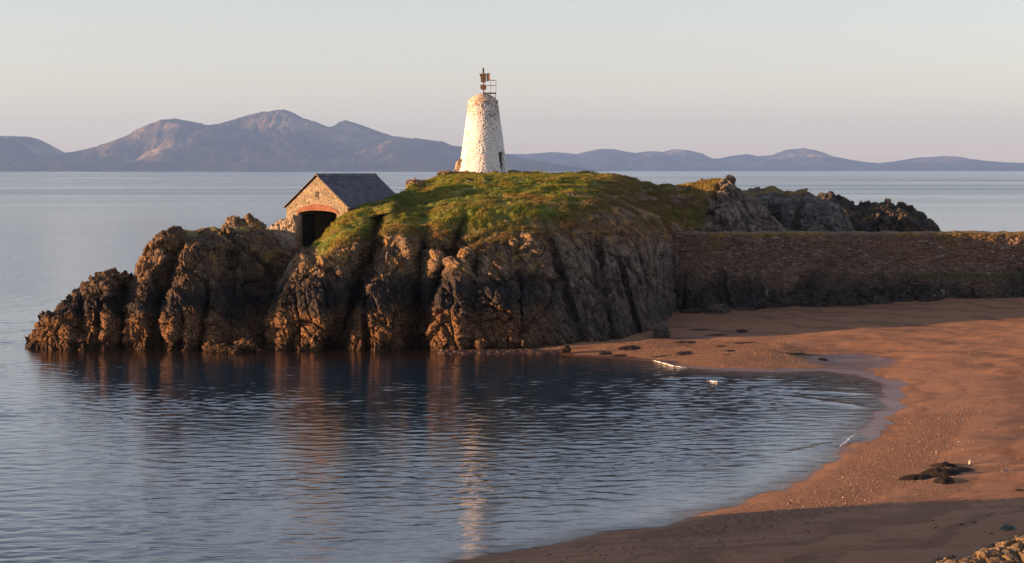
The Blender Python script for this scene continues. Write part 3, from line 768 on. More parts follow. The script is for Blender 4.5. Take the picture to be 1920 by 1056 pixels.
def m_causeway():
    t = NT('causeway_rubble_and_bedrock'); P = t.pos()
    Pw = t.pos((2.6, 2.6, 5.2))
    cell = t.n('ShaderNodeTexVoronoi'); t.set(cell, 'Vector', Pw); t.set(cell, 'Scale', 1.0)
    edge = t.vor(Pw, 1.0, 'DISTANCE_TO_EDGE')
    nf = t.noise(P, 9, 5, .65); nb = t.noise(P, .5, 5, .6); nm = t.noise(P, 2.2, 6, .66)
    col = t.ramp(t.sep(cell.outputs['Color'], 0), [(0, (.12, .075, .054)), (.3, (.20, .132, .096)), (.6, (.16, .105, .077)), (.85, (.235, .165, .12)), (1, (.275, .205, .16))])
    col = t.mix(t.ramp(edge, [(.02, .75), (.10, 0.0)]), col, (.055, .035, .026))
    col = t.mix(t.ramp(nb, [(.45, 0.0), (.7, .6)]), col, (.17, .105, .06))
    rock = t.mix(t.ramp(nm, [(.36, 0.0), (.66, 1.0)]), (.016, .015, .015), (.075, .06, .052))
    rock = t.mix(t.ramp(t.math('MULTIPLY', nb, t.noise(t.pos((1.5, 1.5, .8)), 1.6, 5, .7)), [(.345, 0.0), (.39, .85)]), rock, (.30, .27, .24))
    rock = t.mix(t.ramp(nf, [(.5, 0.0), (.7, .4)]), rock, (.10, .07, .055))
    col = t.mix(t.attr('low'), col, rock)
    gcol = t.mix(t.ramp(nm, [(.35, 0.0), (.65, 1.0)]), (.09, .075, .025), (.30, .19, .07))
    col = t.mix(t.attr('turf'), col, gcol)
    # green algae line on the right part of the wall
    Z = t.sep(P, 2)
    ga = t.math('MULTIPLY', t.math('MULTIPLY', t.mr(Z, 3.65, 3.85), t.mr(Z, 4.2, 4.0)), t.mr(t.sep(P, 0), 29, 31))
    col = t.mix(t.math('MULTIPLY', ga, t.ramp(nm, [(.4, 0.0), (.55, .9)])), col, (.06, .075, .015))
    col = t.mix(.7, col, t.ramp(nf, [(.25, .55), (.5, 1.0), (.8, 1.4)]), 'MULTIPLY')
    h = t.math('ADD', t.math('MULTIPLY', t.ramp(edge, [(0, 0.0), (.2, 1.0)]), .6), t.math('MULTIPLY', nf, .7))
    t.bsdf(col, .9, t.bump(h, .10), .2); return t.m
cw.data.materials.append(m_causeway())
tag(cw, 'long dark rubble stone causeway wall joining the island, above the sand', 'wall')

# ------------------------------------------------------------------ grass tufts on the island
def tufts(V, G, Dr, n, name, mat, hmin=.10, hmax=.27, smin=.55):
    nr, nc = G.shape
    k0, k1 = 120, nr - 30
    I = rng.integers(k0, k1, n * 3); J = rng.integers(2, nc - 2, n * 3)
    du = V[I, J + 1] - V[I, J - 1]; dv = V[I + 1, J] - V[I - 1, J]
    area = np.linalg.norm(np.cross(du, dv), axis=1)
    keep = (G[I, J] > smin) & (rng.random(len(I)) < np.clip(area / np.percentile(area, 80), .04, 1))
    I, J = I[keep][:n], J[keep][:n]
    B = V[I, J]; m = len(B)
    clump = np.clip(.5 + 1.1 * fbm(B * .7 + 9, 3), .15, 1.2)
    VV, FF, AD, AT = [], [], [], []
    nb = 5
    for b in range(nb):
        th = rng.random(m) * 6.28; hh = (hmin + (hmax - hmin) * rng.random(m)) * clump
        off = np.stack([np.cos(th), np.sin(th), 0 * th], 1)
        base = B + off * (.07 * rng.random(m))[:, None] - np.array((0, 0, .03))
        w = np.stack([-np.sin(th), np.cos(th), 0 * th], 1) * (.025 + .03 * rng.random(m))[:, None]
        lean = off * (hh * (.3 + .5 * rng.random(m)))[:, None] + np.array((.10, .02, 0)) * hh[:, None]
        tip = base + lean + np.stack([0 * hh, 0 * hh, hh], 1)
        VV.append(np.stack([base - w, base + w, tip], 1).reshape(-1, 3))
        FF.append(np.arange(m * 3).reshape(m, 3) + b * m * 3)
        AD.append(np.repeat(Dr[I, J], 3)); AT.append(np.tile([0, 0, 1.0], m))
    o = mesh_np(name, np.concatenate(VV), np.concatenate(FF), mat, True, {'dry': np.concatenate(AD), 'tip': np.concatenate(AT)})
    return o
def m_grass():
    t = NT('rough_turf_blades'); P = t.pos()
    gn = t.noise(P, .55, 5, .6); gf = t.noise(P, 3.5, 4, .7)
    c = t.ramp(gn, [(.30, (.065, .12, .009)), (.46, (.15, .215, .016)), (.58, (.30, .25, .04)), (.72, (.34, .21, .055))])
    c = t.mix(t.ramp(gf, [(.38, 0.0), (.68, .7)]), c, (.23, .20, .06))
    c = t.mix(t.attr('dry'), c, t.mix(gf, (.11, .07, .035), (.30, .19, .08)))
    b = t.bsdf(c, .7, None, .2)
    tr = t.n('ShaderNodeBsdfTranslucent'); t.set(tr, 'Color', c)
    mx = t.n('ShaderNodeMixShader'); t.set(mx, 0, .3)
    t.t.links.new(b.outputs[0], mx.inputs[1]); t.t.links.new(tr.outputs[0], mx.inputs[2])
    t.t.links.new(mx.outputs[0], t.out.inputs['Surface']); return t.m
M_GRASS = m_grass()
gr = tufts(IV, IG, ID, 85000, 'grass', M_GRASS)
tag(gr, 'rough green and straw coloured turf covering the island top', 'grass', kind='stuff')

def island_z(X, Y):
    m = (np.abs(IV[..., 0] - X) + np.abs(IV[..., 1] - Y)); i = np.unravel_index(np.argmin(m), m.shape); return float(IV[i][2])

# ------------------------------------------------------------------ lighthouse
TY = 178.0; S = TY / F
TX, TZ = PX(906, TY), PZ(324.5, TY)
lh = empty('lighthouse', (TX, TY, TZ))
tag(lh, 'white round tapering lighthouse with rusty lantern mast on the island top', 'lighthouse')
R0, R1, HT = 45.5 * S, 27.5 * S, 134.5 * S
def tower_wall():
    nr, nc = 150, 220
    hh = np.linspace(-.6, HT, nr); th = np.linspace(0, 2 * np.pi, nc, endpoint=False)
    HHt, TH = np.meshgrid(hh, th, indexing='ij')
    r = R0 + (R1 - R0) * np.clip(HHt / HT, -.1, 1) + .10 * np.exp(-np.maximum(HHt, 0) / .35)
    P = np.stack([r * np.cos(TH), r * np.sin(TH), HHt], -1).reshape(-1, 3)
    a = worley(P * np.array((6.0, 6.0, 7.5)))
    dsp = (.018 * a[2] + .030 * a[3] - .02 * np.exp(-(a[1] - a[0]) / .12)) * (.6 + .8 * sstep(-.3, .3, fbm(P * .8 + 4, 2))) + .022 * fbm(P * 1.0, 3)
    rr = np.stack([np.cos(TH), np.sin(TH), 0 * TH], -1).reshape(-1, 3)
    # door recess
    ang = (TH - DOOR_A + np.pi) % (2 * np.pi) - np.pi
    inside = (np.abs(ang.ravel()) * r.ravel() < .33) & (HHt.ravel() < 1.78)
    P = P + rr * (np.where(inside, R0 - .42 - r.ravel(), dsp))[:, None]
    f = grid_faces(nr, nc); last = np.arange(nr * nc).reshape(nr, nc)
    wrap = np.stack([last[:-1, -1], last[:-1, 0], last[1:, 0], last[1:, -1]], -1)
    return mesh_np('tower_wall', P, np.concatenate([f, wrap]), M_WHITE, True, parent=lh)
DOOR_A = -math.pi / 2 + math.radians(57)
tower_wall()
# doorway: dark plank door set in the recess, thin stone jambs
def on_tower(a, r, z): return Vector((r * math.cos(a), r * math.sin(a), z))
rd = R0 - .36
bm = bmesh.new()
Mx = Matrix.Translation(on_tower(DOOR_A, rd - .02, 0)) @ Matrix.Rotation(DOOR_A, 4, 'Z')
for k in range(5):
    add_box(bm, (-.03, -.32 + k * .128, -.1), (.03, -.32 + (k + 1) * .128 - .008, 1.76), Mx)
door = bm_obj('door', bm, M_DARKDOOR, lh)
bm = bmesh.new(); add_box(bm, (.03, .18, .85), (.07, .24, .92), Mx); bm_obj('handle', bm, M_GALV, door)
# cap: flattened dome
def lathe(name, prof, mat, parent, n=64, noise_amp=0.0):
    prof = np.array(prof); th = np.linspace(0, 2 * np.pi, n, endpoint=False)
    P = np.stack([prof[:, None, 0] * np.cos(th)[None], prof[:, None, 0] * np.sin(th)[None], np.repeat(prof[:, 1:2], n, 1)], -1).reshape(-1, 3)
    if noise_amp: P = P + P / (np.linalg.norm(P, axis=1, keepdims=True) + 1e-6) * (fbm(P * 3, 3) * noise_amp)[:, None]
    nr = len(prof); f = grid_faces(nr, n); l = np.arange(nr * n).reshape(nr, n)
    wrap = np.stack([l[:-1, -1], l[:-1, 0], l[1:, 0], l[1:, -1]], -1)
    return mesh_np(name, P, np.concatenate([f, wrap]), mat, True, parent=parent)
lathe('dome_cap', [(R1 - .1, HT - .05), (R1 + .04, HT - .03), (R1 + .05, HT + .02), (R1 - .06, HT + .08), (R1 * .82, HT + .28), (R1 * .62, HT + .45), (R1 * .40, HT + .58), (R1 * .2, HT + .66), (.01, HT + .68)], M_DOME, lh, 64, .06)
zc = HT + .66                                                 # deck level, row 174
def zr(row): return (324.5 - row) * S
def xr(x): return (x - 906) * S
bm = bmesh.new(); add_tube(bm, (.03, 0, zc - .2), (.05, 0, zr(136)), .055, 10); mast = bm_obj('mast', bm, M_RUST, lh)
# daymark panels round the mast: thin bent plates with brackets
def plate(name, pts, y, mat, rz=0.0, th=.05):
    bm = bmesh.new(); add_prism(bm, [(xr(p[0]), zr(p[1])) for p in pts], y - th / 2, y + th / 2)
    bmesh.ops.rotate(bm, verts=bm.verts, cent=(.05, 0, 0), matrix=Matrix.Rotation(rz, 3, 'Z'))
    return bm_obj(name, bm, mat, lh)
p1 = plate('daymark_panel', [(898.8, 138.5), (911.6, 138), (911, 155), (902, 154.6), (901.5, 147)], -.22, M_RUST)
p2 = plate('daymark_panel', [(912.6, 138.8), (919.6, 138.6), (919.8, 151.2), (912.9, 153.2)], -.06, M_ORANGE, -.25)
p3 = plate('daymark_panel', [(900.4, 160), (907, 158.2), (912.4, 160.2), (912, 168.4), (906, 169.6), (901.2, 167.6)], -.2, M_RUST)
for z in (141, 148, 153):
    bm = bmesh.new(); add_box(bm, (xr(900.8), -.275, zr(z) - .02), (xr(911), -.25, zr(z) + .02)); bm_obj('batten', bm, M_DARKMETAL, p1)
bm = bmesh.new(); add_box(bm, (xr(912.6), -.12, zr(139.2)), (xr(919.6), .05, zr(137.6))); bm_obj('top_flange', bm, M_DARKMETAL, p2)
for z in (146, 164):
    bm = bmesh.new(); add_tube(bm, (.05, 0, zr(z)), (.05, -.21, zr(z)), .02, 6); bm_obj('bracket', bm, M_DARKMETAL, mast)
# lamp on top
lamp = lathe('lamp', [(.01, zr(137.5)), (.09, zr(137.2)), (.09, zr(136)), (.055, zr(135.6)), (.075, zr(134.5)), (.10, zr(132)), (.10, zr(129.5)), (.05, zr(128.2)), (.02, zr(127.6)), (.001, zr(127.5))], M_DARKMETAL, lh, 20)
bm = bmesh.new(); add_tube(bm, (0, 0, zr(127.8)), (-.05, 0, zr(125.2)), .012, 6); bm_obj('spike', bm, M_DARKMETAL, lamp)
# access platform and guard rail on the right
bm = bmesh.new(); add_box(bm, (xr(906), -.45, zr(175)), (xr(930.5), .45, zr(173.9)))
for k in range(4): add_box(bm, (xr(914), -.45 + k * .28, zr(176)), (xr(930.5), -.41 + k * .28, zr(175.02)))
bm_obj('platform', bm, M_DARKMETAL, lh)
bm = bmesh.new()
for y in (-.43, .43):
    for x in (920, 930): add_tube(bm, (xr(x), y, zr(174)), (xr(x), y, zr(150.5)), .018, 6)
    for z in (150.8, 160.6): add_tube(bm, (xr(913.5), y, zr(z)), (xr(930), y, zr(z)), .016, 6)
for z in (150.8, 160.6): add_tube(bm, (xr(930), -.43, zr(z)), (xr(930), .43, zr(z)), .016, 6)
bm_obj('guard_rail', bm, M_GALV, lh)
for y in (-.4, .4):
    bm = bmesh.new()
    add_tube(bm, (xr(928.5), y, zr(175)), (xr(929.2), y, zr(190.1)), .024, 6)
    add_tube(bm, (xr(929.1), y, zr(190)), (xr(933.5), y, zr(191)), .02, 6)
    bm_obj('support_strut', bm, M_DARKMETAL, lh)
    bm = bmesh.new(); add_tube(bm, (xr(919.5), y, zr(175)), (xr(919.8), y, zr(188)), .02, 6); bm_obj('support_strut', bm, M_DARKMETAL, lh)
# stub of a sloping stone buttress at the left foot
def lump(name, loc, size, mat, seed, label=None, cat=None, group=None, parent=None, amp=.35, nu=40, flat=-.35, scale=1.0, smooth=False):
    """one boulder-like stone: a displaced ellipsoid cut flat below"""
    u = np.linspace(0, np.pi, nu); v = np.linspace(0, 2 * np.pi, nu * 2, endpoint=False)
    U, Vv = np.meshgrid(u, v, indexing='ij')
    P = np.stack([np.sin(U) * np.cos(Vv), np.sin(U) * np.sin(Vv), np.cos(U)], -1).reshape(-1, 3)
    Q = P * scale * 1.4 + seed
    a = worley(Q * 1.1); b = worley(Q * 2.6)
    dsp = amp * (.5 * a[2] + .9 * a[3] - .5 * np.exp(-(a[1] - a[0]) / .1) + .25 * b[2] + .45 * b[3] + .5 * fbm(Q * 2, 4))
    P = P * (1 + dsp)[:, None]; P[:, 2] = np.maximum(P[:, 2], flat)
    P = P * np.array(size)
    nr, nc = nu, nu * 2
    f = grid_faces(nr, nc); l = np.arange(nr * nc).reshape(nr, nc)
    wrap = np.stack([l[:-1, -1], l[:-1, 0], l[1:, 0], l[1:, -1]], -1)
    f = np.concatenate([f, wrap])[:, ::-1]
    o = mesh_np(name, P, f, mat, smooth, parent=parent)
    o.location = loc
    if label: tag(o, label, cat, group)
    return o
bm = bmesh.new()
add_prism(bm, [(xr(849.5), -.4), (xr(850.5), .05), (xr(854), .45), (xr(858), .85), (xr(863), 1.2), (xr(872), 1.2), (xr(872), -.4)], -.75, .1)
bmesh.ops.subdivide_edges(bm, edges=bm.edges, cuts=5, use_grid_fill=True)
for v in bm.verts:
    p = np.array([[*v.co]]); v.co += Vector((-.8, -.5, .3)) * float(fbm(p * 2.1 + 4, 3)[0]) * .28
M_BUTT = rubble('orange_rubble', [(.28, .19, .11), (.42, .29, .17), (.34, .25, .17), (.5, .38, .24)], (.4, .3, .2), (3.2, 3.2, 4))
bm_obj('buttress', bm, M_BUTT, lh)

# ------------------------------------------------------------------ boathouse
BYd = 151.2; PHI = math.radians(31)
Wd, Ld, TH = 5.55, 7.4, .5
gx, gz = PX(594, BYd), PZ(466, BYd)
bh = empty('boathouse', (gx, BYd, gz), -PHI)          # local: +X right along the gable, +Y back along the ridge
tag(bh, 'small stone boathouse with slate roof and wide dark arched opening', 'boathouse')
kz = BYd / F
ZE, ZA = (466 - 389) * kz, (466 - 331) * kz            # eaves, apex
OW, OS, OR = 1.74, (466 - 402) * kz, (466 - 395) * kz  # half opening, spring line, crown
def arch(n, w, s, r, dx=0.0): return [(dx + w * math.cos(t), s + (r - s) * math.sin(t)) for t in [math.pi * k / n for k in range(n + 1)]]
ox = .05
hw = Wd / 2
bm = bmesh.new()
ap = arch(18, OW, OS, OR, ox)[::-1]
top = lambda x: ZE + (ZA - ZE) * (1 - abs(x) / hw)
add_prism(bm, [(-hw, -2.2), (ox - OW, -2.2), (ox - OW, top(ox - OW)), (-hw, ZE)], 0, TH)
add_prism(bm, [(ox + OW, -2.2), (hw, -2.2), (hw, ZE), (ox + OW, top(ox + OW))], 0, TH)
xs_a = [p[0] for p in ap]
for p, q in zip(ap[:-1], ap[1:]):
    pts = [p, q, (q[0], top(q[0]))] + ([(0, ZA)] if p[0] < 0 < q[0] else []) + [(p[0], top(p[0]))]
    add_prism(bm, pts, 0, TH)
bmesh.ops.remove_doubles(bm, verts=bm.verts, dist=1e-4)
seen = {}
for f in list(bm.faces):
    k_ = tuple(sorted(v.index for v in f.verts)); seen.setdefault(k_, []).append(f)
bm.verts.index_update(); seen = {}
for f in bm.faces: seen.setdefault(tuple(sorted(v.index for v in f.verts)), []).append(f)
bmesh.ops.delete(bm, geom=[f for fs in seen.values() if len(fs) > 1 for f in fs], context='FACES_ONLY')
gable = bm_obj('gable_wall', bm, M_STONE, bh)
bm = bmesh.new(); add_prism(bm, [(-hw, -2), (hw, -2), (hw, ZE), (0, ZA), (-hw, ZE)], Ld - TH, Ld); bm_obj('gable_wall', bm, M_STONE, bh)
for sgn in (-1, 1):
    bm = bmesh.new(); a, b = sorted((sgn * hw, sgn * (hw - TH))); add_box(bm, (a, TH + .003, -2), (b, Ld - TH - .003, ZE - .05)); bm_obj('side_wall', bm, M_STONE, bh)
bm = bmesh.new(); add_box(bm, (-hw + TH, .1, -1.2), (hw - TH, Ld - TH, -.02)); bm_obj('floor', bm, M_SHADE, bh)
# brick arch: separate voussoirs laid as one course
bm = bmesh.new()
nb = 27
for k in range(nb):
    t0 = math.radians(8) + (math.pi - math.radians(16)) * k / nb; t1 = math.radians(8) + (math.pi - math.radians(16)) * (k + .86) / nb
    ring = []
    for (tt, e) in ((t0, .0), (t1, .0), (t1, 1), (t0, 1)):
        ring.append((ox + (OW + .22 * e + .01) * math.cos(tt), OS + (OR - OS + .46 * e * (.62 + .38 * math.sin(tt)) + .012) * math.sin(tt)))
    add_prism(bm, ring, -.045, .12)
bm_obj('brick_arch', bm, M_BRICK, bh)
bm = bmesh.new()
ring = [(ox + (OW + .005) * math.cos(t), OS + (OR - OS + .006) * math.sin(t)) for t in [math.radians(6) + math.radians(168) * k / 20 for k in range(21)]]
ring += [(ox + (OW + .20) * math.cos(t), OS + (OR - OS + .40) * math.sin(t)) for t in [math.radians(174) - math.radians(168) * k / 20 for k in range(21)]]
add_prism(bm, ring, -.015, .05); bmesh.ops.triangulate(bm, faces=[f for f in bm.faces if len(f.verts) > 4]); bm_obj('mortar_bed', bm, M_MORTAR, bh)
# timber door post seen at the left jamb, and the door leaf folded back inside
bm = bmesh.new(); add_box(bm, (ox - OW + .003, .12, -.3), (ox - OW + .10, .24, OS + .05)); bm_obj('door_post', bm, M_TIMBER, bh)
bm = bmesh.new()
for k in range(7): add_box(bm, (ox - OW - .0, TH + .05 + k * .21, -.05), (ox - OW + .06, TH + .05 + k * .21 + .2, OS - .05))
bm_obj('door', bm, M_DARKDOOR, bh)
# dark vent stone above the arch
bm = bmesh.new(); add_prism(bm, [(-.16, 3.72), (.14, 3.7), (.17, 4.02), (.02, 4.2), (-.15, 4.05)], -.03, .1); bm_obj('vent_stone', bm, simple('dark_vent_stone', (.05, .045, .04), (.12, .1, .08), 8, .9, .01), bh)
# roof: two slopes of stepped slate courses, ridge tiles
ang = math.atan2(ZA - ZE, hw); slope = math.hypot(ZA - ZE, hw) + .22
for sgn in (-1, 1):
    bm = bmesh.new(); nco = 19
    for k in range(nco):
        s0, s1 = slope * k / nco, slope * (k + 1) / nco + .03
        add_box(bm, (s0, -.14, .02 + .012), (s1, Ld + .14, .05 + .014 - .0), None)
        for v in list(bm.verts)[-8:]:
            v.co.z += .020 * (v.co.x - s0) / (slope / nco)
    for v in bm.verts:
        s_, y_, z_ = v.co
        v.co = Vector((sgn * (s_ * math.cos(ang) + z_ * math.sin(ang)), y_, ZA + .06 - s_ * math.sin(ang) + z_ * math.cos(ang)))
    rf = bm_obj('roof', bm, M_SLATE, bh)
bm = bmesh.new(); nt = 17
for k in range(nt):
    y0 = -.15 + (Ld + .3) * k / nt; y1 = -.15 + (Ld + .3) * (k + .97) / nt
    add_prism(bm, [(-.17, ZA + .03), (-.15, ZA + .10), (0, ZA + .22), (.15, ZA + .10), (.17, ZA + .03), (0, ZA + .14)], y0, y1)
bm_obj('ridge_tiles', bm, M_SLATE, bh)

# stub wall left of the boathouse
sw = empty('stone_wall', (PX(552, 150.6), 150.6, PZ(466, 150.6)), math.radians(-24))
tag(sw, 'short broken rubble wall against the left corner of the boathouse', 'wall')
def stub(name, pts, y0, y1, mat, seed):
    bm = bmesh.new(); add_prism(bm, pts, y0, y1)
    bmesh.ops.triangulate(bm, faces=[f for f in bm.faces if len(f.verts) > 4])
    for _ in range(4):
        bmesh.ops.subdivide_edges(bm, edges=[e for e in bm.edges if e.calc_length() > .16], cuts=1, use_grid_fill=True)
    bmesh.ops.triangulate(bm, faces=bm.faces)
    V = np.array([v.co for v in bm.verts]); a = worley(V * np.array((3, 3, 4.5)) + seed)
    dd = .10 * a[2] + .10 * a[3] + .25 * fbm(V * 1.3 + seed, 4)
    for v, q in zip(bm.verts, dd): v.co.y -= float(q); v.co.z += float(q) * .6
    return bm_obj(name, bm, mat, sw)
M_STUB = rubble('whitewashed_rubble', [(.20, .15, .10), (.32, .25, .18), (.25, .19, .13), (.42, .35, .27), (.17, .12, .085)], (.30, .24, .18), (2.8, 2.8, 4))
stub('wall_body', [(-2.5, -.9), (.12, -.9), (.12, 2.35), (-.3, 2.3), (-.9, 2.1), (-1.5, 1.95), (-2.0, 1.6), (-2.5, 1.3)], 0, .55, M_STUB, 3.0)

# ------------------------------------------------------------------ boulders and stones
def on_ground(x, y, dz=0.0): p = ground_hit(x, y); return Vector((p.x, p.y, p.z + dz))
p = on_ground(1240, 634); lump('boulder', (p.x, p.y + .3, p.z + .25), (.62, .6, .78), M_BOULDER, 4.0, 'upright greyish boulder at the cliff foot, on sand edge', 'boulder', amp=.22)
p = on_ground(1346, 587); lump('boulder', (p.x, p.y + .4, p.z + .15), (.95, .7, .5), M_BOULDER, 9.0, 'broad dark boulder on the sand below the causeway wall', 'boulder', amp=.2)
p = on_ground(1298, 587); lump('boulder', (p.x, p.y + .4, p.z + .05), (.8, .5, .22), M_BOULDER, 12.0, 'low flat dark rock left of the broad boulder at the wall foot', 'boulder', amp=.3)
p = on_ground(1400, 582); lump('boulder', (p.x, p.y + .4, p.z + .02), (.75, .4, .14), M_BOULDER, 15.0, 'thin dark slab of rock right of the broad boulder', 'boulder', amp=.3)
p = on_ground(1532, 573); lump('boulder', (p.x, p.y + .3, p.z + .05), (1.6, .6, .26), M_BOULDER, 18.0, 'long low black rock lying along the middle of the wall foot', 'boulder', amp=.35)
lump('boulder', (PX(1060, 134.6), 134.6, .25), (.34, .3, .34), M_BOULDER_WARM, 22.0, 'small sunlit orange boulder where the cliff meets the spit', 'boulder', amp=.3)
lump('boulder', (PX(981, 136.3), 136.3, .5), (.13, .13, .3), M_BOULDER_WARM, 24.0, 'tiny pointed sunlit stone at the base of a cliff crack', 'boulder', amp=.25)
lump('boulder', (PX(425, 136.3), 136.3, .05), (1.1, .5, .42), M_ROCK_DARK, 31.0, 'low wedge of sunlit rock rising from the water below the dark recess', 'rock', amp=.35)
lump('boulder', (PX(462, 136.9), 136.9, .2), (.75, .5, .55), M_ROCK_DARK, 33.0, 'brown lumpy rock at the water beside the low wedge', 'rock', amp=.35)
lump('boulder', (PX(488, 136.4), 136.4, .0), (.28, .25, .26), M_ROCK_DARK, 35.0, 'tiny rounded rock in the water before the dark recess', 'rock', amp=.25)
# stones round the tower foot
for (x, row, w, h, seed, lab) in [(838, 329, .75, .26, 41, 'low brown rock farthest left of the lighthouse foot'), (872, 331, .95, .30, 43, 'dark broad rock before the left side of the lighthouse'),
                              (905, 330, .6, .2, 44, 'small flat rock in front of the middle of the lighthouse'), (927, 327, .45, .26, 45, 'rounded rock just left of the lighthouse door'), (962, 325.5, .55, .24, 47, 'dark rock just right of the lighthouse foot'),
                              (778, 352, .8, .45, 49, 'sunlit orange rock at the left edge of the turf'), (986, 326, .3, .1, 51, 'smallest stone on the skyline right of the lighthouse')]:
    Yt = {838: 174.0, 872: 174.5, 905: 174.8, 927: 175, 962: 178, 778: 163.5, 986: 180}[x]
    zz = island_z(PX(x, Yt), Yt)
    lump('rock', (PX(x, Yt), Yt, zz + .02), (w, w * .7, h), M_BOULDER_WARM, float(seed), lab, 'rock', 'rocks around the lighthouse', amp=.35)

# seaweed
def weed(x, y, w, dep_, h, seed, label, mat=M_WEED, group=None, cat='seaweed'):
    p = on_ground(x, y)
    nu = 46
    u = np.linspace(0, 1, nu); v = np.linspace(0, 2 * np.pi, nu * 2, endpoint=False)
    U, Vv = np.meshgrid(u, v, indexing='ij')
    ang = np.stack([np.cos(Vv), np.sin(Vv), 0 * Vv], -1).reshape(-1, 3)
    edge = 1 + .55 * fbm(ang * 1.6 + seed, 4)
    r = U.ravel() * edge
    P = np.stack([r * np.cos(Vv.ravel()) * w, r * np.sin(Vv.ravel()) * dep_, np.zeros(r.size)], 1)
    nn = np.clip(.75 + .45 * fbm(P * np.array((3.2, 2.2, 1)) + seed, 3, gain=.5) + .28 * fbm(P * np.array((14, 9, 1)) + seed, 3) , 0.05, 2)
    P[:, 2] = 1.2 * h * nn * (1 - U.ravel() ** 3) - .02
    gz = beach_z(P[:, 0] + p.x, P[:, 1] + p.y) - p.z
    P[:, 2] += gz
    nr, nc = nu, nu * 2
    f = grid_faces(nr, nc); l = np.arange(nr * nc).reshape(nr, nc)
    wrap = np.stack([l[:-1, -1], l[:-1, 0], l[1:, 0], l[1:, -1]], -1)
    o = mesh_np('seaweed_clump', P, np.concatenate([f, wrap]), mat, False)
    o.location = p; tag(o, label, cat, group); return o
weed(1716, 897, .62, .75, .16, 1.0, 'leftmost dark clump of the wrack pile on the sunlit sand', group='wrack on the sunlit sand')
weed(1760, 890, .80, 1.0, .22, 2.0, 'largest middle heap of the wrack pile on the sunlit sand', group='wrack on the sunlit sand')
weed(1772, 903, .42, .6, .16, 3.0, 'lowest nearest clump of the wrack pile on the sunlit sand', group='wrack on the sunlit sand')
weed(1770, 876, .50, .7, .18, 4.0, 'topmost clump of the wrack pile on the sunlit sand', group='wrack on the sunlit sand')
weed(1802, 881, .46, .6, .10, 5.0, 'thin rightmost clump of the wrack pile near the pale stone', group='wrack on the sunlit sand')
weed(1737, 893, .20, .3, .09, 5.5, 'small link clump between the two left heaps of the wrack pile', group='wrack on the sunlit sand')
weed(1890, 991, .26, .45, .13, 6.0, 'dark green seaweed clump on shaded sand above the golden rock', M_WEEDGREEN)
weed(1910, 921, .16, .4, .08, 6.5, 'small dark clump on the shadow edge at the right border')
for i, (x, y, w, dp, h, lab) in enumerate([
    (1180, 653, .75, .9, .11, 'thick dark wrack patch at the cliff end of the shingle spit'), (1135, 663, .55, .8, .06, 'ragged wrack patch near the sea at the start of the spit'),
    (1162, 667, .6, .6, .05, 'thin wrack streak at the waterline of the spit'), (1240, 668, .75, .4, .04, 'long thin wrack streak above the white wave curl'),
    (1282, 663, .55, .9, .09, 'wrack patch in the middle of the shingle spit'), (1285, 643, .8, .5, .07, 'wrack streak on the shade edge behind the spit'),
    (1352, 650, .45, .5, .06, 'small wrack clump on the sunlit spit beside a pale pebble'), (1368, 658, .4, .5, .05, 'small wrack clump right of centre on the spit'),
    (1362, 665, .35, .3, .04, 'thin short wrack streak below the small clumps'), (1395, 643, .9, .5, .06, 'wrack line along the upper edge of the spit'),
    (1500, 664, .9, .7, .07, 'long wrack streak beside the wet runnel'), (1543, 675, .4, .5, .07, 'small round wrack clump in the wet runnel'),
    (1310, 619, .8, .7, .06, 'wrack patch on shaded sand below the cliff end'), (1390, 621, .5, .6, .07, 'small dark clump on the shaded sand'),
    (1345, 628, 1.0, .5, .04, 'faint wrack line across the shaded wet sand')]):
    weed(x, y, w, dp, h, 20.0 + i * 3.3, lab, group='wrack patches on the spit')
# tangled weed belt along the cliff foot
def belt():
    n = 230; VV, FF, off = [], [], 0
    r2 = np.random.default_rng(8)
    xs_ = np.linspace(836, 1050, n)
    for k in range(n):
        Yk = 137.0 - r2.random() * 1.9 + (max(0, xs_[k] - 1050) * .012)
        cx, cy = PX(xs_[k] + r2.normal(0, 4), Yk), Yk
        m = 10; th = np.linspace(0, 2 * np.pi, m, endpoint=False); w = r2.uniform(.15, .7); dd = r2.uniform(.12, .4); h = r2.uniform(.03, .17)
        ring0 = np.stack([cx + w * np.cos(th) * r2.uniform(.7, 1.3, m), cy + dd * np.sin(th) * r2.uniform(.7, 1.3, m), np.full(m, -.08)], 1)
        ring1 = np.stack([cx + .55 * w * np.cos(th) * r2.uniform(.6, 1.4, m), cy + .5 * dd * np.sin(th), h * r2.uniform(.5, 1.2, m)], 1)
        VV.append(np.concatenate([ring0, ring1, [[cx, cy, h * 1.1]]]))
        for j in range(m):
            j2 = (j + 1) % m
            FF += [(off + j, off + j2, off + m + j2), (off + j, off + m + j2, off + m + j), (off + m + j, off + m + j2, off + 2 * m)]
        off += 2 * m + 1
    return mesh_np('seaweed', np.concatenate(VV), np.array(FF), simple('brown_wrack', (.012, .007, .004), (.08, .035, .018), 7, .5, .03, .5, 'pos'), False)
tag(belt(), 'tangled brown seaweed and weedy stones along the cliff foot', 'seaweed', kind='stuff')
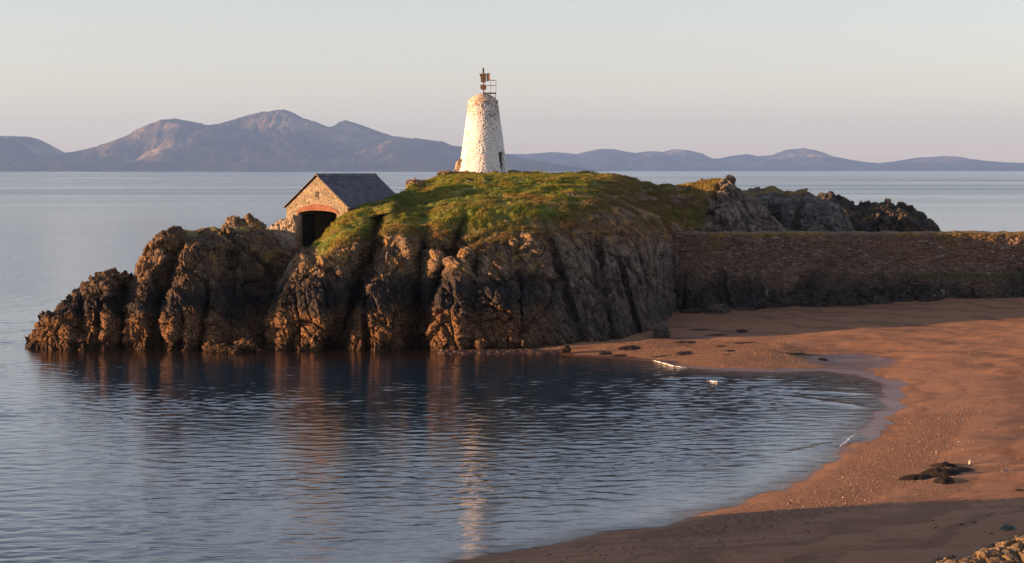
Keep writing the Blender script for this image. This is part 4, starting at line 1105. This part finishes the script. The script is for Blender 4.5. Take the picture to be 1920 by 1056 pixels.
# pale stone and small driftwood on the sunlit sand
p = on_ground(1819, 871); lump('pale_stone', (p.x, p.y, p.z + .07), (.06, .07, .12), M_PALESTONE, 71.0, 'small pale upright stone beside the wrack on sunlit sand', 'stone', amp=.15, flat=-.9)
dw = empty('driftwood', on_ground(1886, 884), .2)
tag(dw, 'small forked piece of driftwood casting a shadow on sunlit sand', 'driftwood')
bm = bmesh.new(); add_tube(bm, (-.22, -.1, .02), (.0, .0, .05), .03, 8, .035); add_tube(bm, (0, 0, .05), (.16, .12, .12), .035, 8, .018); bm_obj('branch', bm, M_TIMBER, dw)
bm = bmesh.new(); add_tube(bm, (0, .01, .05), (.18, -.09, .03), .025, 8, .012); bm_obj('branch', bm, M_TIMBER, dw)
# loose pebbles on the sand
def pebbles():
    r2 = np.random.default_rng(3); VV, FF, off = [], [], 0
    ico = bmesh.new(); bmesh.ops.create_icosphere(ico, subdivisions=1, radius=1); ico.verts.ensure_lookup_table()
    V0 = np.array([v.co for v in ico.verts]); F0 = np.array([[v.index for v in f.verts] for f in ico.faces]); ico.free()
    cand = []
    while len(cand) < 3000:
        Y = r2.uniform(60, 138, 4000); X = r2.uniform(-2, 34, 4000)
        dd = shore_sd(X, Y)
        pr = np.exp(-((dd - 3.4) / 1.8) ** 2) * (Y < 104) + .9 * ((Y > 122) & (X < 19.5) & (dd > .4)) + .05 * (dd > 1)
        k = (dd > 1.3) & (r2.random(4000) < pr)
        cand += list(zip(X[k], Y[k]))
    cand = np.array(cand[:3000]); z = beach_z(cand[:, 0], cand[:, 1])
    for (x, y), zz in zip(cand, z):
        s = .014 + .036 * r2.random() ** 3
        VV.append(V0 * np.array((s * r2.uniform(.8, 1.5), s * r2.uniform(.8, 1.3), s * r2.uniform(.5, .8))) + np.array((x, y, zz + s * .2)))
        FF.append(F0 + off); off += len(V0)
    t = NT('mixed_shingle'); c = t.n('ShaderNodeTexVoronoi'); t.set(c, 'Vector', t.pos()); t.set(c, 'Scale', 6.0)
    t.bsdf(t.ramp(t.sep(c.outputs['Color'], 0), [(0, (.08, .045, .03)), (.5, (.19, .11, .065)), (.85, (.26, .16, .10)), (1, (.42, .34, .27))]), .8, None, .3)
    return mesh_np('gravel', np.concatenate(VV), np.concatenate(FF), t.m, True)
tag(pebbles(), 'scattered shingle pebbles along the sunlit tide line', 'pebbles', kind='stuff')

def debris():
    r2 = np.random.default_rng(21); VV, FF, off = [], [], 0
    X = r2.uniform(-4, 36, 9000); Y = r2.uniform(54, 140, 9000); dd = shore_sd(X, Y)
    pr = .05 + .9 * np.exp(-((dd - 7.5 - 1.2 * np.sin(Y * .3)) / .7) ** 2) * .5 + .25 * (Y < 74) + .12 * ((Y > 124) & (X < 20))
    k = (dd > 1.6) & (r2.random(9000) < pr); X, Y = X[k], Y[k]
    pl = [ground_hit(x, y) for x, y in ((1716, 897), (1760, 890), (1772, 903), (1770, 876), (1802, 881), (1180, 653), (1282, 663), (1500, 664), (1240, 668))]
    X = np.concatenate([X] + [p.x + r2.normal(0, .42, 34) for p in pl]); Y = np.concatenate([Y] + [p.y + r2.normal(0, .55, 34) for p in pl]); z = beach_z(X, Y)
    for x, y, zz in zip(X, Y, z):
        m = 7; th = np.linspace(0, 2 * np.pi, m, endpoint=False); w = r2.uniform(.015, .055) * (1 + r2.random() ** 8 * 2); a = r2.uniform(.3, .8); rr_ = r2.uniform(.6, 1.3, m)
        VV.append(np.concatenate([np.stack([x + w * np.cos(th) * rr_, y + w * 1.4 * a * np.sin(th) * rr_, np.full(m, zz - .01)], 1), [[x, y, zz + w * r2.uniform(.1, .3)]]]))
        FF += [(off + j, off + (j + 1) % m, off + m) for j in range(m)]; off += m + 1
    return mesh_np('seaweed', np.concatenate(VV), np.array(FF), M_WEED, False)
tag(debris(), 'small dark scraps of seaweed strewn over the sand', 'seaweed', kind='stuff')

# foam
def foam(pts, w, name='wave_foam'):
    V, Fc = [], []
    pts = np.array(pts, float)
    tt = np.linspace(0, 1, 40); seg = np.linspace(0, 1, len(pts))
    cx = np.interp(tt, seg, pts[:, 0]); cy = np.interp(tt, seg, pts[:, 1])
    dx = np.gradient(cx); dy = np.gradient(cy); L = np.hypot(dx, dy)
    nx, ny = -dy / L, dx / L
    nv = 7
    for j in range(nv):
        s = j / (nv - 1) * 2 - 1
        ww = w * np.sin(np.pi * np.clip(tt, .02, .98)) ** .6 * (1 + .5 * perlin(np.stack([cx * 2.5, cy * 2.5, 0 * cx + j], 1)))
        zz = .03 + .07 * (1 - s * s) * np.sin(np.pi * tt)
        V.append(np.stack([cx + nx * ww * s, cy + ny * ww * s, zz], 1))
    P = np.concatenate(V)
    P[:, 2] += .05 * fbm(P * 5, 3)
    return P, grid_faces(nv, 40)
fv, ff, off = [], [], 0
for pts, w in [([(PX(1222, 130), 130.3), (PX(1240, 128.3), 128.4), (PX(1262, 126), 126.2), (PX(1290, 125), 125.2)], .05), ([(PX(1325, 117.2), 117.4), (PX(1345, 116.8), 116.8), (PX(1364, 117.5), 117.3)], .10),
               ([(PX(1573, 89.8), 89.6), (PX(1585, 92), 91.3), (PX(1602, 94), 93.8)], .07)]:
    P, q = foam(pts, w); fv.append(P); ff.append(q + off); off += len(P)
r4 = np.random.default_rng(12)
SHp = np.array([(5.2, 69.9), (8.4, 74.4), (10.5, 78.1), (12.3, 82.3), (14.0, 87.7), (15.6, 92.9), (17.9, 101), (20.0, 110.6), (20.9, 116.5)])
for k in range(0):
    t0 = r4.uniform(0, 1); t1 = t0 + r4.uniform(.02, .07); q = np.linspace(t0, t1, 6) * 8
    o2 = r4.uniform(.1, 1.6)
    pts = [(np.interp(v, range(9), SHp[:, 0]) - o2 + r4.normal(0, .10), np.interp(v, range(9), SHp[:, 1]) + o2 * .25 + r4.normal(0, .1)) for v in q]
    P, qf = foam(pts, r4.uniform(.010, .026)); P[:, 2] *= .5; fv.append(P); ff.append(qf + off); off += len(P)
fo = mesh_np('foam', np.concatenate(fv), np.concatenate(ff), M_FOAM, True)
tag(fo, 'white foam of small waves breaking on the spit and the beach', 'foam', kind='stuff')

# ------------------------------------------------------------------ mountains across the bay
def range_hills(name, sil, Yr, depth, seed, relief=1.0, plateau=70):
    xs_ = [p[0] for p in sil]; xa = np.linspace(xs_[0], xs_[-1], 860)
    row = np.interp(xa, xs_, [p[1] for p in sil])
    Zr = PZ(row, Yr)
    n1 = perlin(np.stack([xa * .5, 0 * xa + seed, 0 * xa], 1)) * 4 + perlin(np.stack([xa * .05, 0 * xa + seed, 0 * xa], 1)) * 7 + perlin(np.stack([xa * .17, 0 * xa + seed, 0 * xa], 1)) * 5
    Zr = np.maximum(Zr + n1 * np.clip(Zr / 300, .15, 1), 3)
    ns = 240
    s = np.concatenate([np.linspace(0, 1, ns), np.linspace(1, 2, 40)[1:]])
    SS, XA = np.meshgrid(s, xa, indexing='ij')
    # spurs run down obliquely from the ridge
    Yg = Yr - depth * (1 - SS)
    Xg = (XA - 960) / F * Yr * (1 + 0 * SS)
    P = np.stack([Xg.ravel(), Yg.ravel(), np.zeros(Xg.size)], 1)
    spur = fbm(P * np.array((1 / 800., 1 / 1700., 0)) + seed, 7, gain=.58).reshape(SS.shape)
    ridged = (1 - np.abs(fbm(P * np.array((1 / 1300., 1 / 2600., 0)) + seed + 9, 4)) * 2.2).reshape(SS.shape)
    sf = np.clip(SS, 0, 1)
    lowz = np.minimum(plateau * (1 + .5 * spur), Zr[None] * .8) * sstep(0.0, .12, SS)
    rise = sstep(.22, 1.0, sf + .10 * spur * (1 - sf)) ** 1.15
    Z = lowz * (1 - rise) + Zr[None] * rise
    bulge = np.sin(np.pi * np.clip((sf - .2) / .8, 0, 1))
    Z += relief * bulge * Zr[None] * (.40 * spur + .38 * (ridged - .45))
    cap = H + (Zr[None] - H) * (Yg / Yr) * (.985 - .05 * (1 - sf)) 
    Z = np.where(SS < .999, np.minimum(Z, np.maximum(cap, 4)), Z)
    Z = np.where(SS > 1, Zr[None] * (1 - .8 * sstep(1, 2, SS)), Z)
    Z = np.where(SS < .004, -5, Z)
    P[:, 2] = Z.ravel()
    o = mesh_np(name, P, grid_faces(len(s), len(xa)), M_HILL, True); o['kind'] = 'structure'; return o
range_hills('mountains', [(-260, 285), (-120, 262), (0, 255), (40, 256), (55, 258), (70, 266), (85, 280), (105, 290), (120, 289), (190, 279), (230, 267), (262, 250), (290, 236), (310, 228), (325, 222), (342, 225), (375, 231), (385, 235), (405, 234), (428, 229), (455, 219), (480, 212),
                     (505, 209), (520, 206), (532, 205), (545, 210), (565, 220), (600, 232), (618, 238), (628, 238), (638, 231), (648, 225), (660, 229), (690, 239), (735, 255), (755, 258), (780, 259), (830, 266), (846, 272), (900, 281), (945, 289), (1000, 300), (1060, 312), (1120, 322)], 18500, 2600, 2.0)
range_hills('mountains', [(700, 315), (800, 305), (880, 296), (945, 289), (985, 289), (1040, 285), (1080, 289), (1100, 284), (1120, 280), (1150, 279), (1165, 283), (1190, 287), (1225, 283), (1245, 285), (1262, 280), (1285, 281), (1305, 287), (1325, 298), (1350, 297), (1375, 292), (1400, 289), (1420, 293), (1450, 291), (1475, 281), (1505, 278),
                     (1522, 280), (1540, 286), (1560, 294), (1590, 300), (1620, 304), (1650, 306), (1680, 303), (1720, 296), (1770, 293), (1788, 295), (1810, 301), (1850, 304), (1920, 307), (2000, 306), (2200, 312)], 25500, 2600, 14.0, .8, 55)

# ------------------------------------------------------------------ haze
bm = bmesh.new(); add_box(bm, (-9000, -400, -13), (9500, 28500, 640))
hz = bpy.data.objects.new('haze', bpy.data.meshes.new('haze')); bmesh.ops.recalc_face_normals(bm, faces=bm.faces); bm.to_mesh(hz.data); bm.free(); link(hz); hz['kind'] = 'stuff'
tag(hz, 'pale evening haze over the bay', 'haze')
mt = bpy.data.materials.new('evening_haze'); mt.use_nodes = True; nt_ = mt.node_tree; nt_.nodes.clear()
o_ = nt_.nodes.new('ShaderNodeOutputMaterial'); pv = nt_.nodes.new('ShaderNodeVolumePrincipled')
pv.inputs['Color'].default_value = (.30, .52, .98, 1); pv.inputs['Density'].default_value = 3.4e-5; pv.inputs['Anisotropy'].default_value = .1
nt_.links.new(pv.outputs[0], o_.inputs['Volume']); hz.data.materials.append(mt)

# ------------------------------------------------------------------ world, sun, camera
w = bpy.data.worlds.new('World'); scene.world = w; w.use_nodes = True
nt = w.node_tree; nt.nodes.clear()
out = nt.nodes.new('ShaderNodeOutputWorld'); bg = nt.nodes.new('ShaderNodeBackground'); sky = nt.nodes.new('ShaderNodeTexSky')
sky.sky_type = 'NISHITA'; sky.sun_disc = False; sky.sun_elevation = SUN_EL
sky.sun_rotation = math.atan2(SUN_TO.x, SUN_TO.y)
sky.altitude = 0; sky.air_density = 0.95; sky.dust_density = 0.3; sky.ozone_density = 2.4
bg.inputs['Strength'].default_value = .098
hs = nt.nodes.new('ShaderNodeHueSaturation'); hs.inputs['Saturation'].default_value = .64
wb = nt.nodes.new('ShaderNodeMix'); wb.data_type = 'RGBA'; wb.blend_type = 'MULTIPLY'; wb.inputs[0].default_value = 1.0; wb.inputs[7].default_value = (1.14, .955, .945, 1)
nt.links.new(sky.outputs[0], hs.inputs['Color']); nt.links.new(hs.outputs[0], wb.inputs[6]); nt.links.new(wb.outputs[2], bg.inputs[0]); nt.links.new(bg.outputs[0], out.inputs[0])

sl = bpy.data.lights.new('sun', 'SUN'); sl.energy = 5.0; sl.angle = math.radians(.53); sl.color = (1.0, .53, .25)
so = bpy.data.objects.new('sun', sl); so.rotation_euler = (-SUN_TO).to_track_quat('-Z', 'Y').to_euler(); so.location = SUN_TO * 300; link(so)

cam = bpy.data.cameras.new('camera'); cam.sensor_width = 36; cam.lens = 36 * F / 1920; cam.shift_y = (HR - 528) / 1920
cam.clip_start = .5; cam.clip_end = 60000
co = bpy.data.objects.new('camera', cam); co.location = (0, 0, H); co.rotation_euler = (math.pi / 2, 0, 0); link(co); scene.camera = co
scene.view_settings.view_transform = 'Standard'; scene.view_settings.look = 'None'; scene.view_settings.exposure = 1.65; scene.view_settings.gamma = 1
scene.cycles.use_denoising = True
scene.cycles.volume_bounces = 1
scene.cycles.transparent_max_bounces = 12
scene.cycles.max_bounces = 6
